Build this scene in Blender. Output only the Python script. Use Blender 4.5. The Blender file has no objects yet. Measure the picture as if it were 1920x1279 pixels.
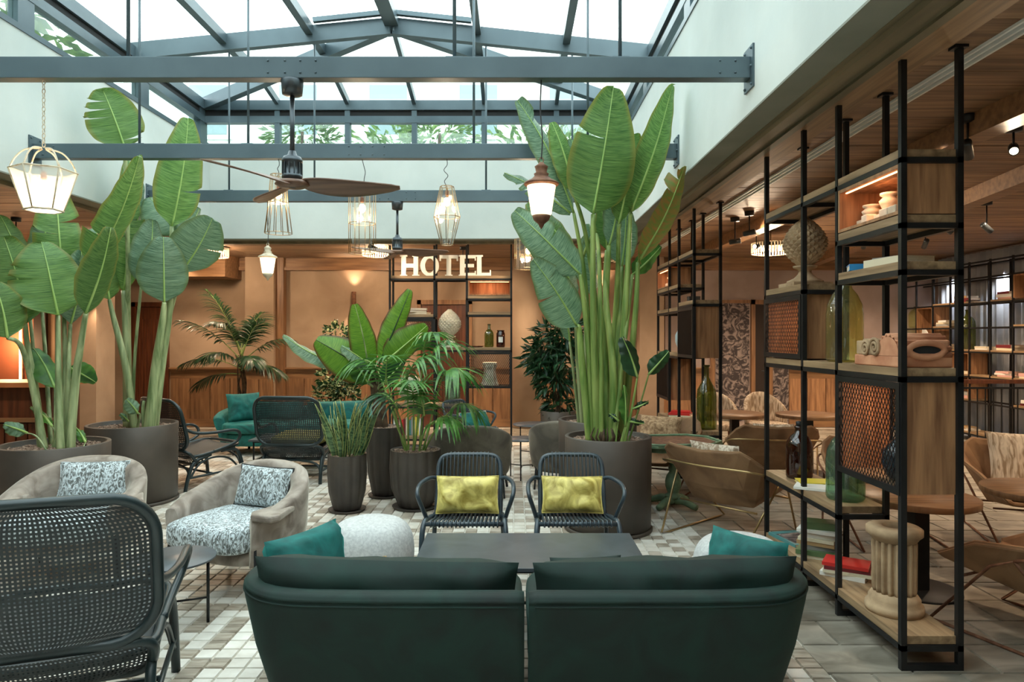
import bpy, math, random
from mathutils import Vector, Matrix, noise as mnoise
sc = bpy.context.scene
col = sc.collection
R = math.radians
random.seed(7)

# ------------------------------------------------------------------ camera, sky, light, exposure
FPX = 1280.0
cam_d = bpy.data.cameras.new('camera'); cam_d.sensor_width = 36.0; cam_d.lens = 36.0 * FPX / 1920.0
cam_d.shift_x = -3.0 / 1920.0; cam_d.shift_y = -7.5 / 1920.0
cam = bpy.data.objects.new('camera', cam_d); col.objects.link(cam)
cam.location = (0, 0, 1.6); cam.rotation_euler = (R(90), 0, 0); sc.camera = cam
cam_d.clip_start = 0.05
wd = bpy.data.worlds.new('overcast_sky'); sc.world = wd; wd.use_nodes = True
_n = wd.node_tree.nodes; _l = wd.node_tree.links; _bg = _n['Background']
_tc = _n.new('ShaderNodeTexCoord'); _nz = _n.new('ShaderNodeTexNoise'); _cr = _n.new('ShaderNodeValToRGB')
_nz.inputs['Scale'].default_value = 1.6; _nz.inputs['Detail'].default_value = 4
_cr.color_ramp.elements[0].position = .3; _cr.color_ramp.elements[0].color = (.87, .94, 1.0, 1)
_cr.color_ramp.elements[1].position = .7; _cr.color_ramp.elements[1].color = (1, 1, .99, 1)
_l.new(_tc.outputs['Generated'], _nz.inputs['Vector']); _l.new(_nz.outputs['Fac'], _cr.inputs['Fac'])
_l.new(_cr.outputs['Color'], _bg.inputs['Color']); _bg.inputs['Strength'].default_value = 3.4
sc.view_settings.view_transform = 'Standard'; sc.view_settings.look = 'None'
sc.view_settings.gamma = 1.0; sc.view_settings.use_curve_mapping = False
sc.view_settings.exposure = 0.85
try:
    sc.cycles.use_denoising = True; sc.cycles.max_bounces = 10; sc.cycles.diffuse_bounces = 6
    sc.cycles.transparent_max_bounces = 24; sc.cycles.sample_clamp_indirect = 6
except Exception: pass

def light(kind, loc, power, color=(1, .62, .33), size=.12, rot=None, spot=70, blend=.6, name='lamp_light', parent=None):
    d = bpy.data.lights.new(name, kind); d.energy = power; d.color = color
    if kind == 'AREA': d.size = size
    else: d.shadow_soft_size = size
    if kind == 'SPOT': d.spot_size = R(spot); d.spot_blend = blend
    o = bpy.data.objects.new(name, d); o.location = loc
    if rot: o.rotation_euler = rot
    col.objects.link(o)
    if parent: o.parent = parent
    return o

def W(px, py, d):
    return Vector(((px - 963) * d / FPX, d, 1.6 - (py - 632) * d / FPX))
def wx(px, d): return (px - 963) * d / FPX
def wz(py, d): return 1.6 - (py - 632) * d / FPX

# ------------------------------------------------------------------ materials
def lin(c):
    return tuple(((v / 255 / 12.92) if v / 255 <= .04045 else ((v / 255 + .055) / 1.055) ** 2.4) for v in c) + (1,)
def mat(name, c1, c2=None, scale=6, stretch=(1, 1, 1), rough=.6, metal=0, bump=0, bscale=None, bstretch=None, sheen=0,
        ramp=(.35, .65), rnd=0, detail=5, coat=0, trans=0, distort=0, uvvein=False, spec=.5):
    m = bpy.data.materials.new(name); m.use_nodes = True
    n = m.node_tree.nodes; l = m.node_tree.links; b = n['Principled BSDF']
    b.inputs['Roughness'].default_value = rough; b.inputs['Metallic'].default_value = metal
    b.inputs['Specular IOR Level'].default_value = spec
    if sheen:
        b.inputs['Sheen Weight'].default_value = sheen; b.inputs['Sheen Roughness'].default_value = .35
        b.inputs['Sheen Tint'].default_value = tuple(min(1, v * 3 + .01) for v in lin(c2 or c1)[:3]) + (1,)
    if coat: b.inputs['Coat Weight'].default_value = coat
    c2 = c2 or c1
    tc = n.new('ShaderNodeTexCoord'); oi = n.new('ShaderNodeObjectInfo')
    ad = n.new('ShaderNodeVectorMath'); ad.operation = 'ADD'
    mu = n.new('ShaderNodeMath'); mu.operation = 'MULTIPLY'; mu.inputs[1].default_value = 37.0
    l.new(oi.outputs['Random'], mu.inputs[0])
    l.new(tc.outputs['UV' if uvvein else 'Object'], ad.inputs[0]); l.new(mu.outputs[0], ad.inputs[1])
    mp = n.new('ShaderNodeMapping'); mp.inputs['Scale'].default_value = stretch; l.new(ad.outputs[0], mp.inputs['Vector'])
    nz = n.new('ShaderNodeTexNoise'); nz.inputs['Scale'].default_value = scale; nz.inputs['Detail'].default_value = detail
    nz.inputs['Distortion'].default_value = distort
    l.new(mp.outputs[0], nz.inputs['Vector'])
    cr = n.new('ShaderNodeValToRGB'); cr.color_ramp.elements[0].position = ramp[0]; cr.color_ramp.elements[1].position = ramp[1]
    cr.color_ramp.elements[0].color = lin(c1); cr.color_ramp.elements[1].color = lin(c2)
    l.new(nz.outputs['Fac'], cr.inputs['Fac'])
    out = cr.outputs['Color']
    if rnd:
        hs = n.new('ShaderNodeHueSaturation'); mr = n.new('ShaderNodeMapRange')
        mr.inputs['To Min'].default_value = 1 - rnd; mr.inputs['To Max'].default_value = 1 + rnd
        l.new(oi.outputs['Random'], mr.inputs['Value']); l.new(mr.outputs[0], hs.inputs['Value']); l.new(out, hs.inputs['Color'])
        out = hs.outputs['Color']
    l.new(out, b.inputs['Base Color'])
    if bump:
        bz = n.new('ShaderNodeTexNoise'); bz.inputs['Scale'].default_value = bscale or scale * 3; bz.inputs['Detail'].default_value = 4
        if bstretch:
            mp2 = n.new('ShaderNodeMapping'); mp2.inputs['Scale'].default_value = bstretch
            l.new(ad.outputs[0], mp2.inputs['Vector']); l.new(mp2.outputs[0], bz.inputs['Vector'])
        else: l.new(mp.outputs[0], bz.inputs['Vector'])
        bp = n.new('ShaderNodeBump'); bp.inputs['Strength'].default_value = bump; bp.inputs['Distance'].default_value = .01
        l.new(bz.outputs['Fac'], bp.inputs['Height']); l.new(bp.outputs[0], b.inputs['Normal'])
    if trans:
        t = n.new('ShaderNodeBsdfTranslucent'); mx = n.new('ShaderNodeMixShader'); mx.inputs[0].default_value = trans
        l.new(out, t.inputs['Color']); l.new(b.outputs[0], mx.inputs[1]); l.new(t.outputs[0], mx.inputs[2])
        l.new(mx.outputs[0], n['Material Output'].inputs['Surface'])
    return m
def glass_mat(name, tint, rough=.03, gloss=.5, alpha=.75, tintmul=1):
    """thin glass: tinted see-through body with a fresnel reflection"""
    m = bpy.data.materials.new(name); m.use_nodes = True
    n = m.node_tree.nodes; l = m.node_tree.links; n.remove(n['Principled BSDF'])
    tr = n.new('ShaderNodeBsdfTransparent'); tr.inputs['Color'].default_value = lin(tint)
    df = n.new('ShaderNodeBsdfDiffuse'); df.inputs['Color'].default_value = lin(tint)
    gl = n.new('ShaderNodeBsdfGlossy'); gl.inputs['Roughness'].default_value = rough
    a = n.new('ShaderNodeMixShader'); a.inputs[0].default_value = 1 - alpha
    l.new(tr.outputs[0], a.inputs[1]); l.new(df.outputs[0], a.inputs[2])
    lw = n.new('ShaderNodeLayerWeight'); lw.inputs['Blend'].default_value = .5
    pw = n.new('ShaderNodeMath'); pw.operation = 'POWER'; pw.inputs[1].default_value = 5.0; l.new(lw.outputs['Facing'], pw.inputs[0])
    fr = n.new('ShaderNodeMath'); fr.operation = 'MULTIPLY_ADD'; fr.inputs[1].default_value = .85; fr.inputs[2].default_value = .03 + gloss * .06; l.new(pw.outputs[0], fr.inputs[0])
    b = n.new('ShaderNodeMixShader'); l.new(fr.outputs[0], b.inputs[0])
    l.new(a.outputs[0], b.inputs[1]); l.new(gl.outputs[0], b.inputs[2])
    l.new(b.outputs[0], n['Material Output'].inputs['Surface'])
    return m
def emis(name, c, s):
    m = bpy.data.materials.new(name); m.use_nodes = True
    b = m.node_tree.nodes['Principled BSDF']; b.inputs['Base Color'].default_value = lin(c)
    b.inputs['Emission Color'].default_value = lin(c); b.inputs['Emission Strength'].default_value = s
    return m

M = {}
M['plaster_white'] = mat('white_plaster', (178, 186, 182), (203, 209, 204), scale=.9, rough=.85, bump=.12, bscale=14, ramp=(.3, .7), detail=8)
M['plaster_brown'] = mat('brown_limewash_plaster', (136, 112, 90), (172, 148, 124), scale=1.1, rough=.9, bump=.1, bscale=12, ramp=(.3, .7), detail=8, distort=.6)
M['plaster_mauve'] = mat('mauve_plaster', (140, 122, 114), (168, 150, 142), scale=1.2, rough=.9, bump=.08, bscale=12)
M['steel'] = mat('bluegrey_painted_steel', (70, 86, 93), (82, 99, 106), scale=2, rough=.38, metal=.25)
M['steel_dark'] = mat('black_gap', (22, 24, 25), rough=.8)
M['pane'] = glass_mat('roof_glass', (226, 240, 238), alpha=.97, gloss=.5)
M['black'] = mat('black_metal', (34, 35, 36), (42, 43, 44), scale=9, rough=.45, metal=.5)
M['black_green'] = mat('dark_green_lacquer', (29, 42, 44), (36, 50, 52), scale=9, rough=.35)
M['cane'] = mat('dark_cane', (26, 34, 36), (34, 44, 46), scale=30, rough=.5)
M['navy'] = mat('slate_blue_lacquer', (46, 58, 66), (56, 70, 78), scale=9, rough=.35)
M['ceil'] = mat('ceiling_planks', (92, 66, 48), (160, 126, 94), scale=2.2, stretch=(.5, 9, 9), rough=.6, ramp=(.3, .7), rnd=.14, bump=.15, bscale=4, detail=9, distort=.5)
M['ceil_x'] = M['ceil']
M['oak'] = mat('greyed_oak', (112, 88, 62), (166, 138, 104), scale=3, stretch=(9, .8, 9), rough=.55, rnd=.05, bump=.12, detail=9, ramp=(.28, .68), distort=.4)
M['oak_v'] = mat('greyed_oak_upright_grain', (116, 79, 52), (176, 131, 92), scale=3, stretch=(9, 9, .8), rough=.55, rnd=.06, bump=.12, detail=9, ramp=(.28, .68), distort=.5)
M['pine_v'] = mat('honey_wainscot_wood', (104, 72, 46), (152, 112, 76), scale=3, stretch=(7, 7, .6), rough=.5, rnd=.1, bump=.1, detail=8, ramp=(.3, .7), distort=.6)
M['pine_h'] = mat('honey_wood_rail', (106, 74, 48), (150, 112, 76), scale=3, stretch=(.6, 7, 7), rough=.5, rnd=.05, detail=8, ramp=(.3, .7))
M['walnut'] = mat('walnut', (72, 38, 22), (104, 58, 34), scale=3, stretch=(8, 8, .7), rough=.45, rnd=.06, detail=8)
M['mould'] = mat('aged_moulding', (92, 84, 62), (116, 104, 78), scale=2, stretch=(5, .5, 5), rough=.6, detail=7)
M['soffit'] = mat('soffit_paint', (112, 116, 104), (128, 130, 118), scale=2, rough=.75)
M['tabletop'] = mat('round_oak_top', (112, 80, 52), (150, 114, 80), scale=3, stretch=(1, 8, 1), rough=.4, detail=8)
M['velvet'] = mat('emerald_velvet', (0, 17, 13), (1, 40, 32), scale=5, rough=.8, sheen=.4, bump=.12, bscale=9, ramp=(.3, .7), distort=1.0)
M['velvet_l'] = mat('teal_velvet', (4, 70, 68), (14, 112, 106), scale=7, rough=.8, sheen=.4, bump=.3, bscale=9, ramp=(.3, .7), distort=1.2)
M['taupe'] = mat('taupe_velvet', (116, 104, 94), (166, 155, 144), scale=6, rough=.85, sheen=.5, ramp=(.35, .65), distort=1.2, bump=.05)
M['taupe_d'] = mat('dark_taupe_velvet', (78, 72, 64), (112, 104, 92), scale=4, rough=.85, sheen=.5, ramp=(.35, .65), distort=1.2)
M['grass'] = mat('feather_print_fabric', (92, 96, 94), (206, 218, 222), scale=22, stretch=(1.6, 1.6, .8), rough=.8, ramp=(.42, .58), distort=2.6, sheen=.2)
M['yellow'] = mat('yellow_satin', (142, 122, 38), (222, 208, 118), scale=8, rough=.5, ramp=(.3, .62), distort=1.6, sheen=.5, bump=.15, bscale=40)
M['leather'] = mat('tan_suede', (114, 84, 58), (156, 120, 86), scale=4, rough=.8, ramp=(.3, .7), distort=.8, sheen=.2)
M['brass'] = mat('pale_brass', (176, 150, 104), (190, 164, 118), scale=4, rough=.3, metal=.85)
M['beige'] = mat('beige_streak_fabric', (152, 130, 106), (214, 200, 180), scale=5, stretch=(5, 5, .8), rough=.9, ramp=(.4, .6), distort=1.5)
M['jute'] = mat('woven_jute', (128, 98, 70), (190, 158, 122), scale=30, stretch=(1, 3, 1), rough=.95, bump=.4, bscale=60)
M['pouf'] = mat('pale_grey_boucle', (176, 178, 178), (200, 202, 200), scale=60, rough=.95, bump=.2, bscale=160, sheen=.2)
M['pot'] = mat('bronze_brown_planter', (62, 56, 50), (84, 76, 68), scale=3, rough=.5, metal=.1, ramp=(.3, .7))
M['pot_d'] = mat('fluted_dark_pot', (56, 51, 47), (74, 67, 60), scale=4, rough=.6)
M['gravel'] = mat('bark_chips', (92, 72, 60), (164, 140, 122), scale=40, rough=.95, rnd=.2, bump=.3)
M['tile_l'] = mat('cream_travertine', (206, 200, 188), (226, 222, 212), scale=9, rough=.42, rnd=.05, bump=.06)
M['tile_d'] = mat('taupe_travertine', (140, 128, 112), (182, 172, 156), scale=11, stretch=(.6, 3, 1), rough=.42, rnd=.12, bump=.08, distort=.5)
M['grout'] = mat('pale_grout', (206, 202, 192), rough=.9)
M['slab'] = mat('grey_travertine_slab', (112, 106, 94), (164, 156, 142), scale=3, stretch=(1, 2.2, 1), rough=.4, rnd=.08, distort=.9, detail=8)
M['grout_d'] = mat('grey_grout', (150, 144, 132), rough=.9)
M['leaf'] = mat('broad_leaf', (56, 98, 42), (112, 150, 78), scale=4, stretch=(34, 1.0, 1), rough=.42, rnd=.22, bump=.35, bscale=4, uvvein=True, ramp=(.3, .7), trans=.34)
M['leaf_b'] = mat('bluish_broad_leaf', (58, 98, 72), (132, 164, 132), scale=4, stretch=(34, 1.0, 1), rough=.38, rnd=.12, bump=.35, bscale=4, uvvein=True, ramp=(.3, .7), trans=.28)
M['leaf_dk'] = mat('deep_leaf', (14, 44, 24), (40, 80, 46), scale=9, rough=.4, rnd=.15, trans=.2)
M['leaf_pal'] = mat('bright_palm_leaf', (40, 88, 34), (92, 144, 62), scale=9, rough=.42, rnd=.12, trans=.3)
M['leaf_red'] = mat('bronze_edged_leaf', (70, 120, 34), (112, 156, 52), scale=4, stretch=(26, 1, 1), rough=.4, uvvein=True, ramp=(.3, .7), trans=.4)
M['leaf_dry'] = mat('drying_leaf', (150, 112, 58), (104, 130, 58), scale=3, stretch=(10, 1, 1), rough=.5, uvvein=True, trans=.3)
M['rib'] = mat('pale_green_rib', (136, 172, 92), (160, 190, 110), scale=5, rough=.4)
M['stalk'] = mat('leaf_stalk', (98, 118, 74), (168, 180, 132), scale=4, stretch=(6, 6, .6), rough=.45, rnd=.12)
M['stalk_y'] = mat('green_leaf_stalk', (84, 118, 50), (142, 162, 88), scale=4, stretch=(6, 6, .6), rough=.45, rnd=.1)
M['trunk'] = mat('fibrous_trunk', (52, 40, 30), (92, 74, 54), scale=14, rough=.95, bump=.6)
M['varie'] = mat('cream_edged_leaf', (30, 68, 32), (222, 226, 170), scale=16, rough=.4, ramp=(.52, .58), trans=.2)
M['snake'] = mat('banded_sword_leaf', (36, 66, 42), (98, 126, 84), scale=16, stretch=(1, 1, 3.5), rough=.4, ramp=(.4, .6), rnd=.1)
M['snake_e'] = mat('yellow_leaf_edge', (176, 180, 104), rough=.4)
M['terra'] = mat('terracotta', (176, 116, 84), (206, 148, 112), scale=8, rough=.85, bump=.15, bscale=40)
M['stone'] = mat('carved_sandstone', (142, 116, 88), (186, 158, 124), scale=8, rough=.9, bump=.2, bscale=40)
M['stone_w'] = mat('pale_carved_stone', (176, 168, 146), (212, 204, 184), scale=8, rough=.9, bump=.2, bscale=40)
M['g_green'] = glass_mat('green_bottle_glass', (160, 170, 92), alpha=.9, gloss=1.0)
M['g_lime'] = glass_mat('olive_demijohn_glass', (232, 230, 176), alpha=.94, gloss=1.0)
M['g_sea'] = glass_mat('sea_green_glass', (164, 200, 172), alpha=.9, gloss=1.0)
M['g_brown'] = glass_mat('amber_glass', (120, 56, 26), alpha=.92, gloss=1.0)
M['g_blue'] = glass_mat('blue_textured_glass', (74, 96, 112), alpha=.7, gloss=.8, rough=.12)
M['g_clear'] = glass_mat('clear_lamp_glass', (250, 250, 246), alpha=.985, gloss=.4)
M['g_frost'] = mat('frosted_lamp_glass', (246, 240, 228), rough=.5, trans=.6)
M['bulb'] = emis('warm_bulb', (255, 206, 140), 14)
M['bulb_s'] = emis('spot_bulb', (255, 214, 160), 40)
M['frost_lit'] = emis('lit_frosted_glass', (255, 226, 184), 1.2)
M['strip'] = emis('warm_strip', (255, 170, 110), 5)
M['rust'] = mat('rusty_cast_iron', (98, 62, 44), (136, 96, 72), scale=20, rough=.7, metal=.4)
M['wire'] = mat('antique_gold_wire', (150, 124, 88), rough=.4, metal=.8)
M['cream_metal'] = mat('worn_cream_iron', (196, 184, 160), (150, 120, 88), scale=18, rough=.7, ramp=(.55, .7))
M['fanwood'] = mat('fan_blade_walnut', (92, 66, 52), (122, 92, 74), scale=3, stretch=(.8, 8, 8), rough=.45)
M['fanmetal'] = mat('gunmetal', (74, 80, 84), rough=.35, metal=.8)
M['letter'] = mat('off_white_letter', (244, 245, 236), rough=.6)
M['white'] = mat('white_paint', (226, 226, 220), rough=.6)
M['paper'] = mat('book_pages', (222, 212, 190), (200, 188, 164), scale=40, stretch=(1, 1, 12), rough=.9)
M['greenpaint'] = mat('distressed_green_paint', (84, 108, 82), (124, 146, 112), scale=12, rough=.7, ramp=(.35, .7), bump=.1)
M['curtain'] = mat('pale_blue_curtain', (176, 182, 190), (206, 210, 214), scale=3, rough=.9, trans=.3)
M['mural'] = mat('palm_wallpaper', (58, 50, 50), (140, 126, 120), scale=5.5, rough=.85, ramp=(.46, .6), distort=3.2, detail=6)
M['dark'] = mat('dark_interior', (38, 26, 20), rough=.8)
M['redwall'] = mat('terracotta_panel', (150, 84, 56), (170, 100, 70), scale=1, rough=.8)
M['slate'] = mat('slate_tabletop', (62, 68, 72), (80, 86, 90), scale=5, rough=.32, ramp=(.3, .7), distort=1)
M['facade'] = mat('pale_facade', (214, 214, 206), (230, 230, 224), scale=2, rough=.9)
M['win_out'] = mat('facade_window', (132, 148, 152), rough=.2)
M['hedge'] = mat('outdoor_foliage', (64, 92, 44), (120, 142, 76), scale=8, rough=.7, trans=.3, rnd=.1)
M['concrete'] = mat('concrete_trough', (150, 148, 142), rough=.9)
M['olive'] = mat('olive_velvet', (84, 84, 32), (124, 120, 54), scale=6, rough=.8, sheen=.5)
M['red'] = mat('red_cover', (200, 40, 34), rough=.5)
M['cordl'] = mat('dark_cord', (40, 40, 40), rough=.7)
for _k, _c in dict(red=(196, 44, 38), blue=(30, 128, 186), cream=(214, 204, 176), white=(224, 222, 214), green=(88, 112, 72), black=(40, 40, 42), tan=(170, 138, 96), teal=(74, 132, 134), pink=(206, 160, 150), grey=(150, 150, 146), yellow=(214, 196, 70), maroon=(110, 36, 40)).items():
    M['cov_' + _k] = mat('%s_book_cover' % _k, _c, rough=.5)

def edge_tint(m, edge):
    n = m.node_tree.nodes; l = m.node_tree.links; b = n['Principled BSDF']
    src = b.inputs['Base Color'].links[0].from_socket; targets = [k.to_socket for k in src.links]
    tc = n.new('ShaderNodeTexCoord'); sp = n.new('ShaderNodeSeparateXYZ'); l.new(tc.outputs['UV'], sp.inputs[0])
    s1 = n.new('ShaderNodeMath'); s1.operation = 'SUBTRACT'; s1.inputs[1].default_value = .5; l.new(sp.outputs['Y'], s1.inputs[0])
    s2 = n.new('ShaderNodeMath'); s2.operation = 'ABSOLUTE'; l.new(s1.outputs[0], s2.inputs[0])
    mr = n.new('ShaderNodeMapRange'); mr.inputs['From Min'].default_value = .40; mr.inputs['From Max'].default_value = .49; l.new(s2.outputs[0], mr.inputs['Value'])
    mx = n.new('ShaderNodeMix'); mx.data_type = 'RGBA'; l.new(mr.outputs[0], mx.inputs['Factor']); l.new(src, mx.inputs['A']); mx.inputs['B'].default_value = lin(edge)
    for t in targets: l.new(mx.outputs['Result'], t)
edge_tint(M['leaf_red'], (92, 56, 34)); edge_tint(M['leaf_b'], (96, 118, 74)); edge_tint(M['leaf'], (122, 128, 58))
# ------------------------------------------------------------------ mesh helpers
class G:
    def __init__(s): s.v = []; s.f = []; s.sm = []; s.uv = []
    def add(s, v, f, sm=False, uv=None):
        b = len(s.v); s.v += [tuple(p) for p in v]; s.uv += (uv or [(0, 0)] * len(v))
        for q in f: s.f.append(tuple(b + i for i in q)); s.sm.append(sm)
        return s
    def box(s, x0, y0, z0, x1, y1, z1, m=None):
        v = [Vector(p) for p in ((x0, y0, z0), (x1, y0, z0), (x1, y1, z0), (x0, y1, z0), (x0, y0, z1), (x1, y0, z1), (x1, y1, z1), (x0, y1, z1))]
        if m: v = [m @ p for p in v]
        return s.add(v, [(0, 3, 2, 1), (4, 5, 6, 7), (0, 1, 5, 4), (1, 2, 6, 5), (2, 3, 7, 6), (3, 0, 4, 7)])
    def bar(s, p0, p1, w, h, up=(0, 0, 1)):
        p0 = Vector(p0); p1 = Vector(p1); d = (p1 - p0); L = d.length; d.normalize(); u = Vector(up)
        x = d.cross(u)
        if x.length < 1e-4: x = d.cross(Vector((0, 1, 0)))
        x.normalize(); z = x.cross(d)
        m = Matrix((x, d, z)).transposed().to_4x4(); m.translation = p0
        return s.box(-w / 2, 0, -h / 2, w / 2, L, h / 2, m)
    def tube(s, pts, r, n=8, closed=False, cap=True, uvl=False):
        pts = [Vector(p) for p in pts]; N = len(pts)
        rr = r if callable(r) else (lambda t: r)
        d0 = (pts[1] - pts[0]).normalized()
        a = Vector((0, 0, 1)) if abs(d0.z) < .9 else Vector((1, 0, 0))
        x = (a - d0 * a.dot(d0)).normalized()
        V = []
        for i, p in enumerate(pts):
            if closed: d = (pts[(i + 1) % N] - pts[i - 1]).normalized()
            else: d = (pts[min(i + 1, N - 1)] - pts[max(i - 1, 0)]).normalized()
            x = (x - d * x.dot(d)); x = x.normalized() if x.length > 1e-6 else d.orthogonal().normalized()
            y = d.cross(x); q = rr(i / max(1, N - 1))
            for k in range(n):
                t = 2 * math.pi * k / n
                V.append(p + x * math.cos(t) * q + y * math.sin(t) * q)
        F = []
        for i in range(N if closed else N - 1):
            j = (i + 1) % N
            for k in range(n):
                k2 = (k + 1) % n
                F.append((i * n + k, i * n + k2, j * n + k2, j * n + k))
        if cap and not closed:
            F.append(tuple(range(n - 1, -1, -1))); F.append(tuple((N - 1) * n + k for k in range(n)))
        return s.add(V, F, True)
    def lathe(s, prof, n=24, c=(0, 0, 0), flute=0, fl=0, squash=1, smooth=True, m=None, cap=True):
        V = []; F = []
        for (r, z) in prof:
            for k in range(n):
                t = 2 * math.pi * k / n
                q = r * (1 - fl * (abs(math.cos(flute * t / 2))) ** 4) if flute else r
                p = Vector((q * math.cos(t), q * math.sin(t) * squash, z))
                if m: p = m @ p
                V.append((c[0] + p.x, c[1] + p.y, c[2] + p.z))
        for i in range(len(prof) - 1):
            for k in range(n):
                k2 = (k + 1) % n
                F.append((i * n + k, i * n + k2, (i + 1) * n + k2, (i + 1) * n + k))
        if cap and prof[0][0] > 1e-4: F.append(tuple(range(n - 1, -1, -1)))
        if cap and prof[-1][0] > 1e-4: F.append(tuple((len(prof) - 1) * n + k for k in range(n)))
        return s.add(V, F, smooth)
    def grid(s, fn, nu, nv, cu=False, cv=False, smooth=True, uv=False):
        V = []; U = []
        for i in range(nu if cu else nu + 1):
            for j in range(nv if cv else nv + 1):
                V.append(fn(i / nu, j / nv)); U.append((i / nu, j / nv))
        a = nu if cu else nu + 1; b = nv if cv else nv + 1
        F = []
        for i in range(nu):
            for j in range(nv):
                i2 = (i + 1) % a; j2 = (j + 1) % b
                F.append((i * b + j, i2 * b + j, i2 * b + j2, i * b + j2))
        return s.add(V, F, smooth, U if uv else None)
    def sphere(s, c, r, n=12, sq=(1, 1, 1)):
        return s.grid(lambda u, v: (c[0] + r * sq[0] * math.sin(math.pi * v) * math.cos(2 * math.pi * u), c[1] + r * sq[1] * math.sin(math.pi * v) * math.sin(2 * math.pi * u), c[2] - r * sq[2] * math.cos(math.pi * v)), n, max(6, n // 2), cu=True)
    def prism(s, poly, z0, z1, m=None):
        n = len(poly); V = [Vector((x, y, z0)) for x, y in poly] + [Vector((x, y, z1)) for x, y in poly]
        if m: V = [m @ p for p in V]
        return s.add(V, [tuple(range(n - 1, -1, -1)), tuple(range(n, 2 * n))] + [(i, (i + 1) % n, n + (i + 1) % n, n + i) for i in range(n)])
    def xf(s, m):
        s.v = [tuple(m @ Vector(p)) for p in s.v]; return s
    def mesh(s, name, m, uv=False):
        me = bpy.data.meshes.new(name); me.from_pydata(s.v, [], s.f)
        me.polygons.foreach_set('use_smooth', s.sm)
        if uv:
            ul = me.uv_layers.new(name='UVMap'); fl = []
            for q in s.f:
                for i in q: fl += s.uv[i]
            ul.data.foreach_set('uv', fl)
        me.materials.append(M[m] if isinstance(m, str) else m); me.update(); return me
def obj(name, g, m, parent=None, kind=None, label=None, bevel=0, loc=None, rot=None, uv=False, thick=0, sub=0):
    me = g if isinstance(g, bpy.types.Mesh) else g.mesh(name, m, uv)
    o = bpy.data.objects.new(name, me); col.objects.link(o)
    if parent: o.parent = parent
    if kind: o['kind'] = kind
    if label: o['label'] = label
    if loc: o.location = loc
    if rot: o.rotation_euler = rot
    if thick:
        md = o.modifiers.new('thickness', 'SOLIDIFY'); md.thickness = thick; md.offset = 0
    if bevel:
        md = o.modifiers.new('edge', 'BEVEL'); md.width = bevel; md.segments = 2; md.limit_method = 'ANGLE'
    if sub:
        md = o.modifiers.new('smooth', 'SUBSURF'); md.levels = sub; md.render_levels = sub
    return o
def tag(o, label, cat, group=None):
    o['label'] = label; o['category'] = cat
    if group: o['group'] = group
    return o
def thing(name, label, cat, loc=(0, 0, 0), rz=0, group=None):
    o = bpy.data.objects.new(name, None); col.objects.link(o); o.empty_display_size = .1
    o.location = loc; o.rotation_euler = (0, 0, rz)
    return tag(o, label, cat, group)
def dup(root, loc=None, rz=None, label=None, group=None):
    kids = {}
    for q in bpy.data.objects:
        if q.parent: kids.setdefault(q.parent.name, []).append(q)
    def cp(o, par):
        c = o.copy(); col.objects.link(c)
        if par: c.parent = par
        for ch in kids.get(o.name, []): cp(ch, c)
        return c
    r = cp(root, None)
    if loc is not None: r.location = loc
    if rz is not None: r.rotation_euler = (0, 0, rz)
    if label: r['label'] = label
    if group: r['group'] = group
    return r
def struct(name, g, m, parent=None, **k):
    return obj(name, g, m, parent, kind='structure', **k)
def crom(P, n=8, closed=False):
    P = [Vector(p) for p in P]; N = len(P); out = []
    for i in range(N if closed else N - 1):
        if closed: a, b, c, d = P[i - 1], P[i], P[(i + 1) % N], P[(i + 2) % N]
        else: a, b, c, d = P[max(i - 1, 0)], P[i], P[i + 1], P[min(i + 2, N - 1)]
        for k in range(n):
            t = k / n
            out.append(.5 * ((2 * b) + (c - a) * t + (2 * a - 5 * b + 4 * c - d) * t * t + (3 * b - a - 3 * c + d) * t ** 3))
    if not closed: out.append(P[-1])
    return out
def rrect(w, h, r, n=6):
    """rounded rectangle outline centred on origin (2d)"""
    out = []
    for cx, cy, a0 in ((w / 2 - r, h / 2 - r, 0), (-w / 2 + r, h / 2 - r, 90), (-w / 2 + r, -h / 2 + r, 180), (w / 2 - r, -h / 2 + r, 270)):
        for k in range(n + 1):
            a = R(a0 + 90 * k / n); out.append((cx + r * math.cos(a), cy + r * math.sin(a)))
    return out
def pillow(w, h, t, n=14, seed=0, wr=.006, pinch=.06, m=None, plump=.5):
    """a stuffed cushion: w along x, h along z, t thick along y"""
    g = G()
    for sd in (-1, 1):
        def fn(u, v, sd=sd):
            a = u * 2 - 1; b = v * 2 - 1
            k = max(0, (1 - abs(a) ** 3.2) * (1 - abs(b) ** 3.2)) ** plump
            x = a * w / 2 * (1 - pinch * (1 - b * b) * abs(a) ** 3); z = b * h / 2 * (1 - pinch * (1 - a * a) * abs(b) ** 3)
            q = mnoise.noise(Vector((x * 9 + seed, z * 9, seed * 3.1 + sd))) * wr * 4 * k
            return Vector((x, sd * (t / 2 * k + q), z))
        g.grid(fn if sd > 0 else (lambda u, v, f=fn: f(1 - u, v)), n, n)
    if m: g.xf(m)
    return g
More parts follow.
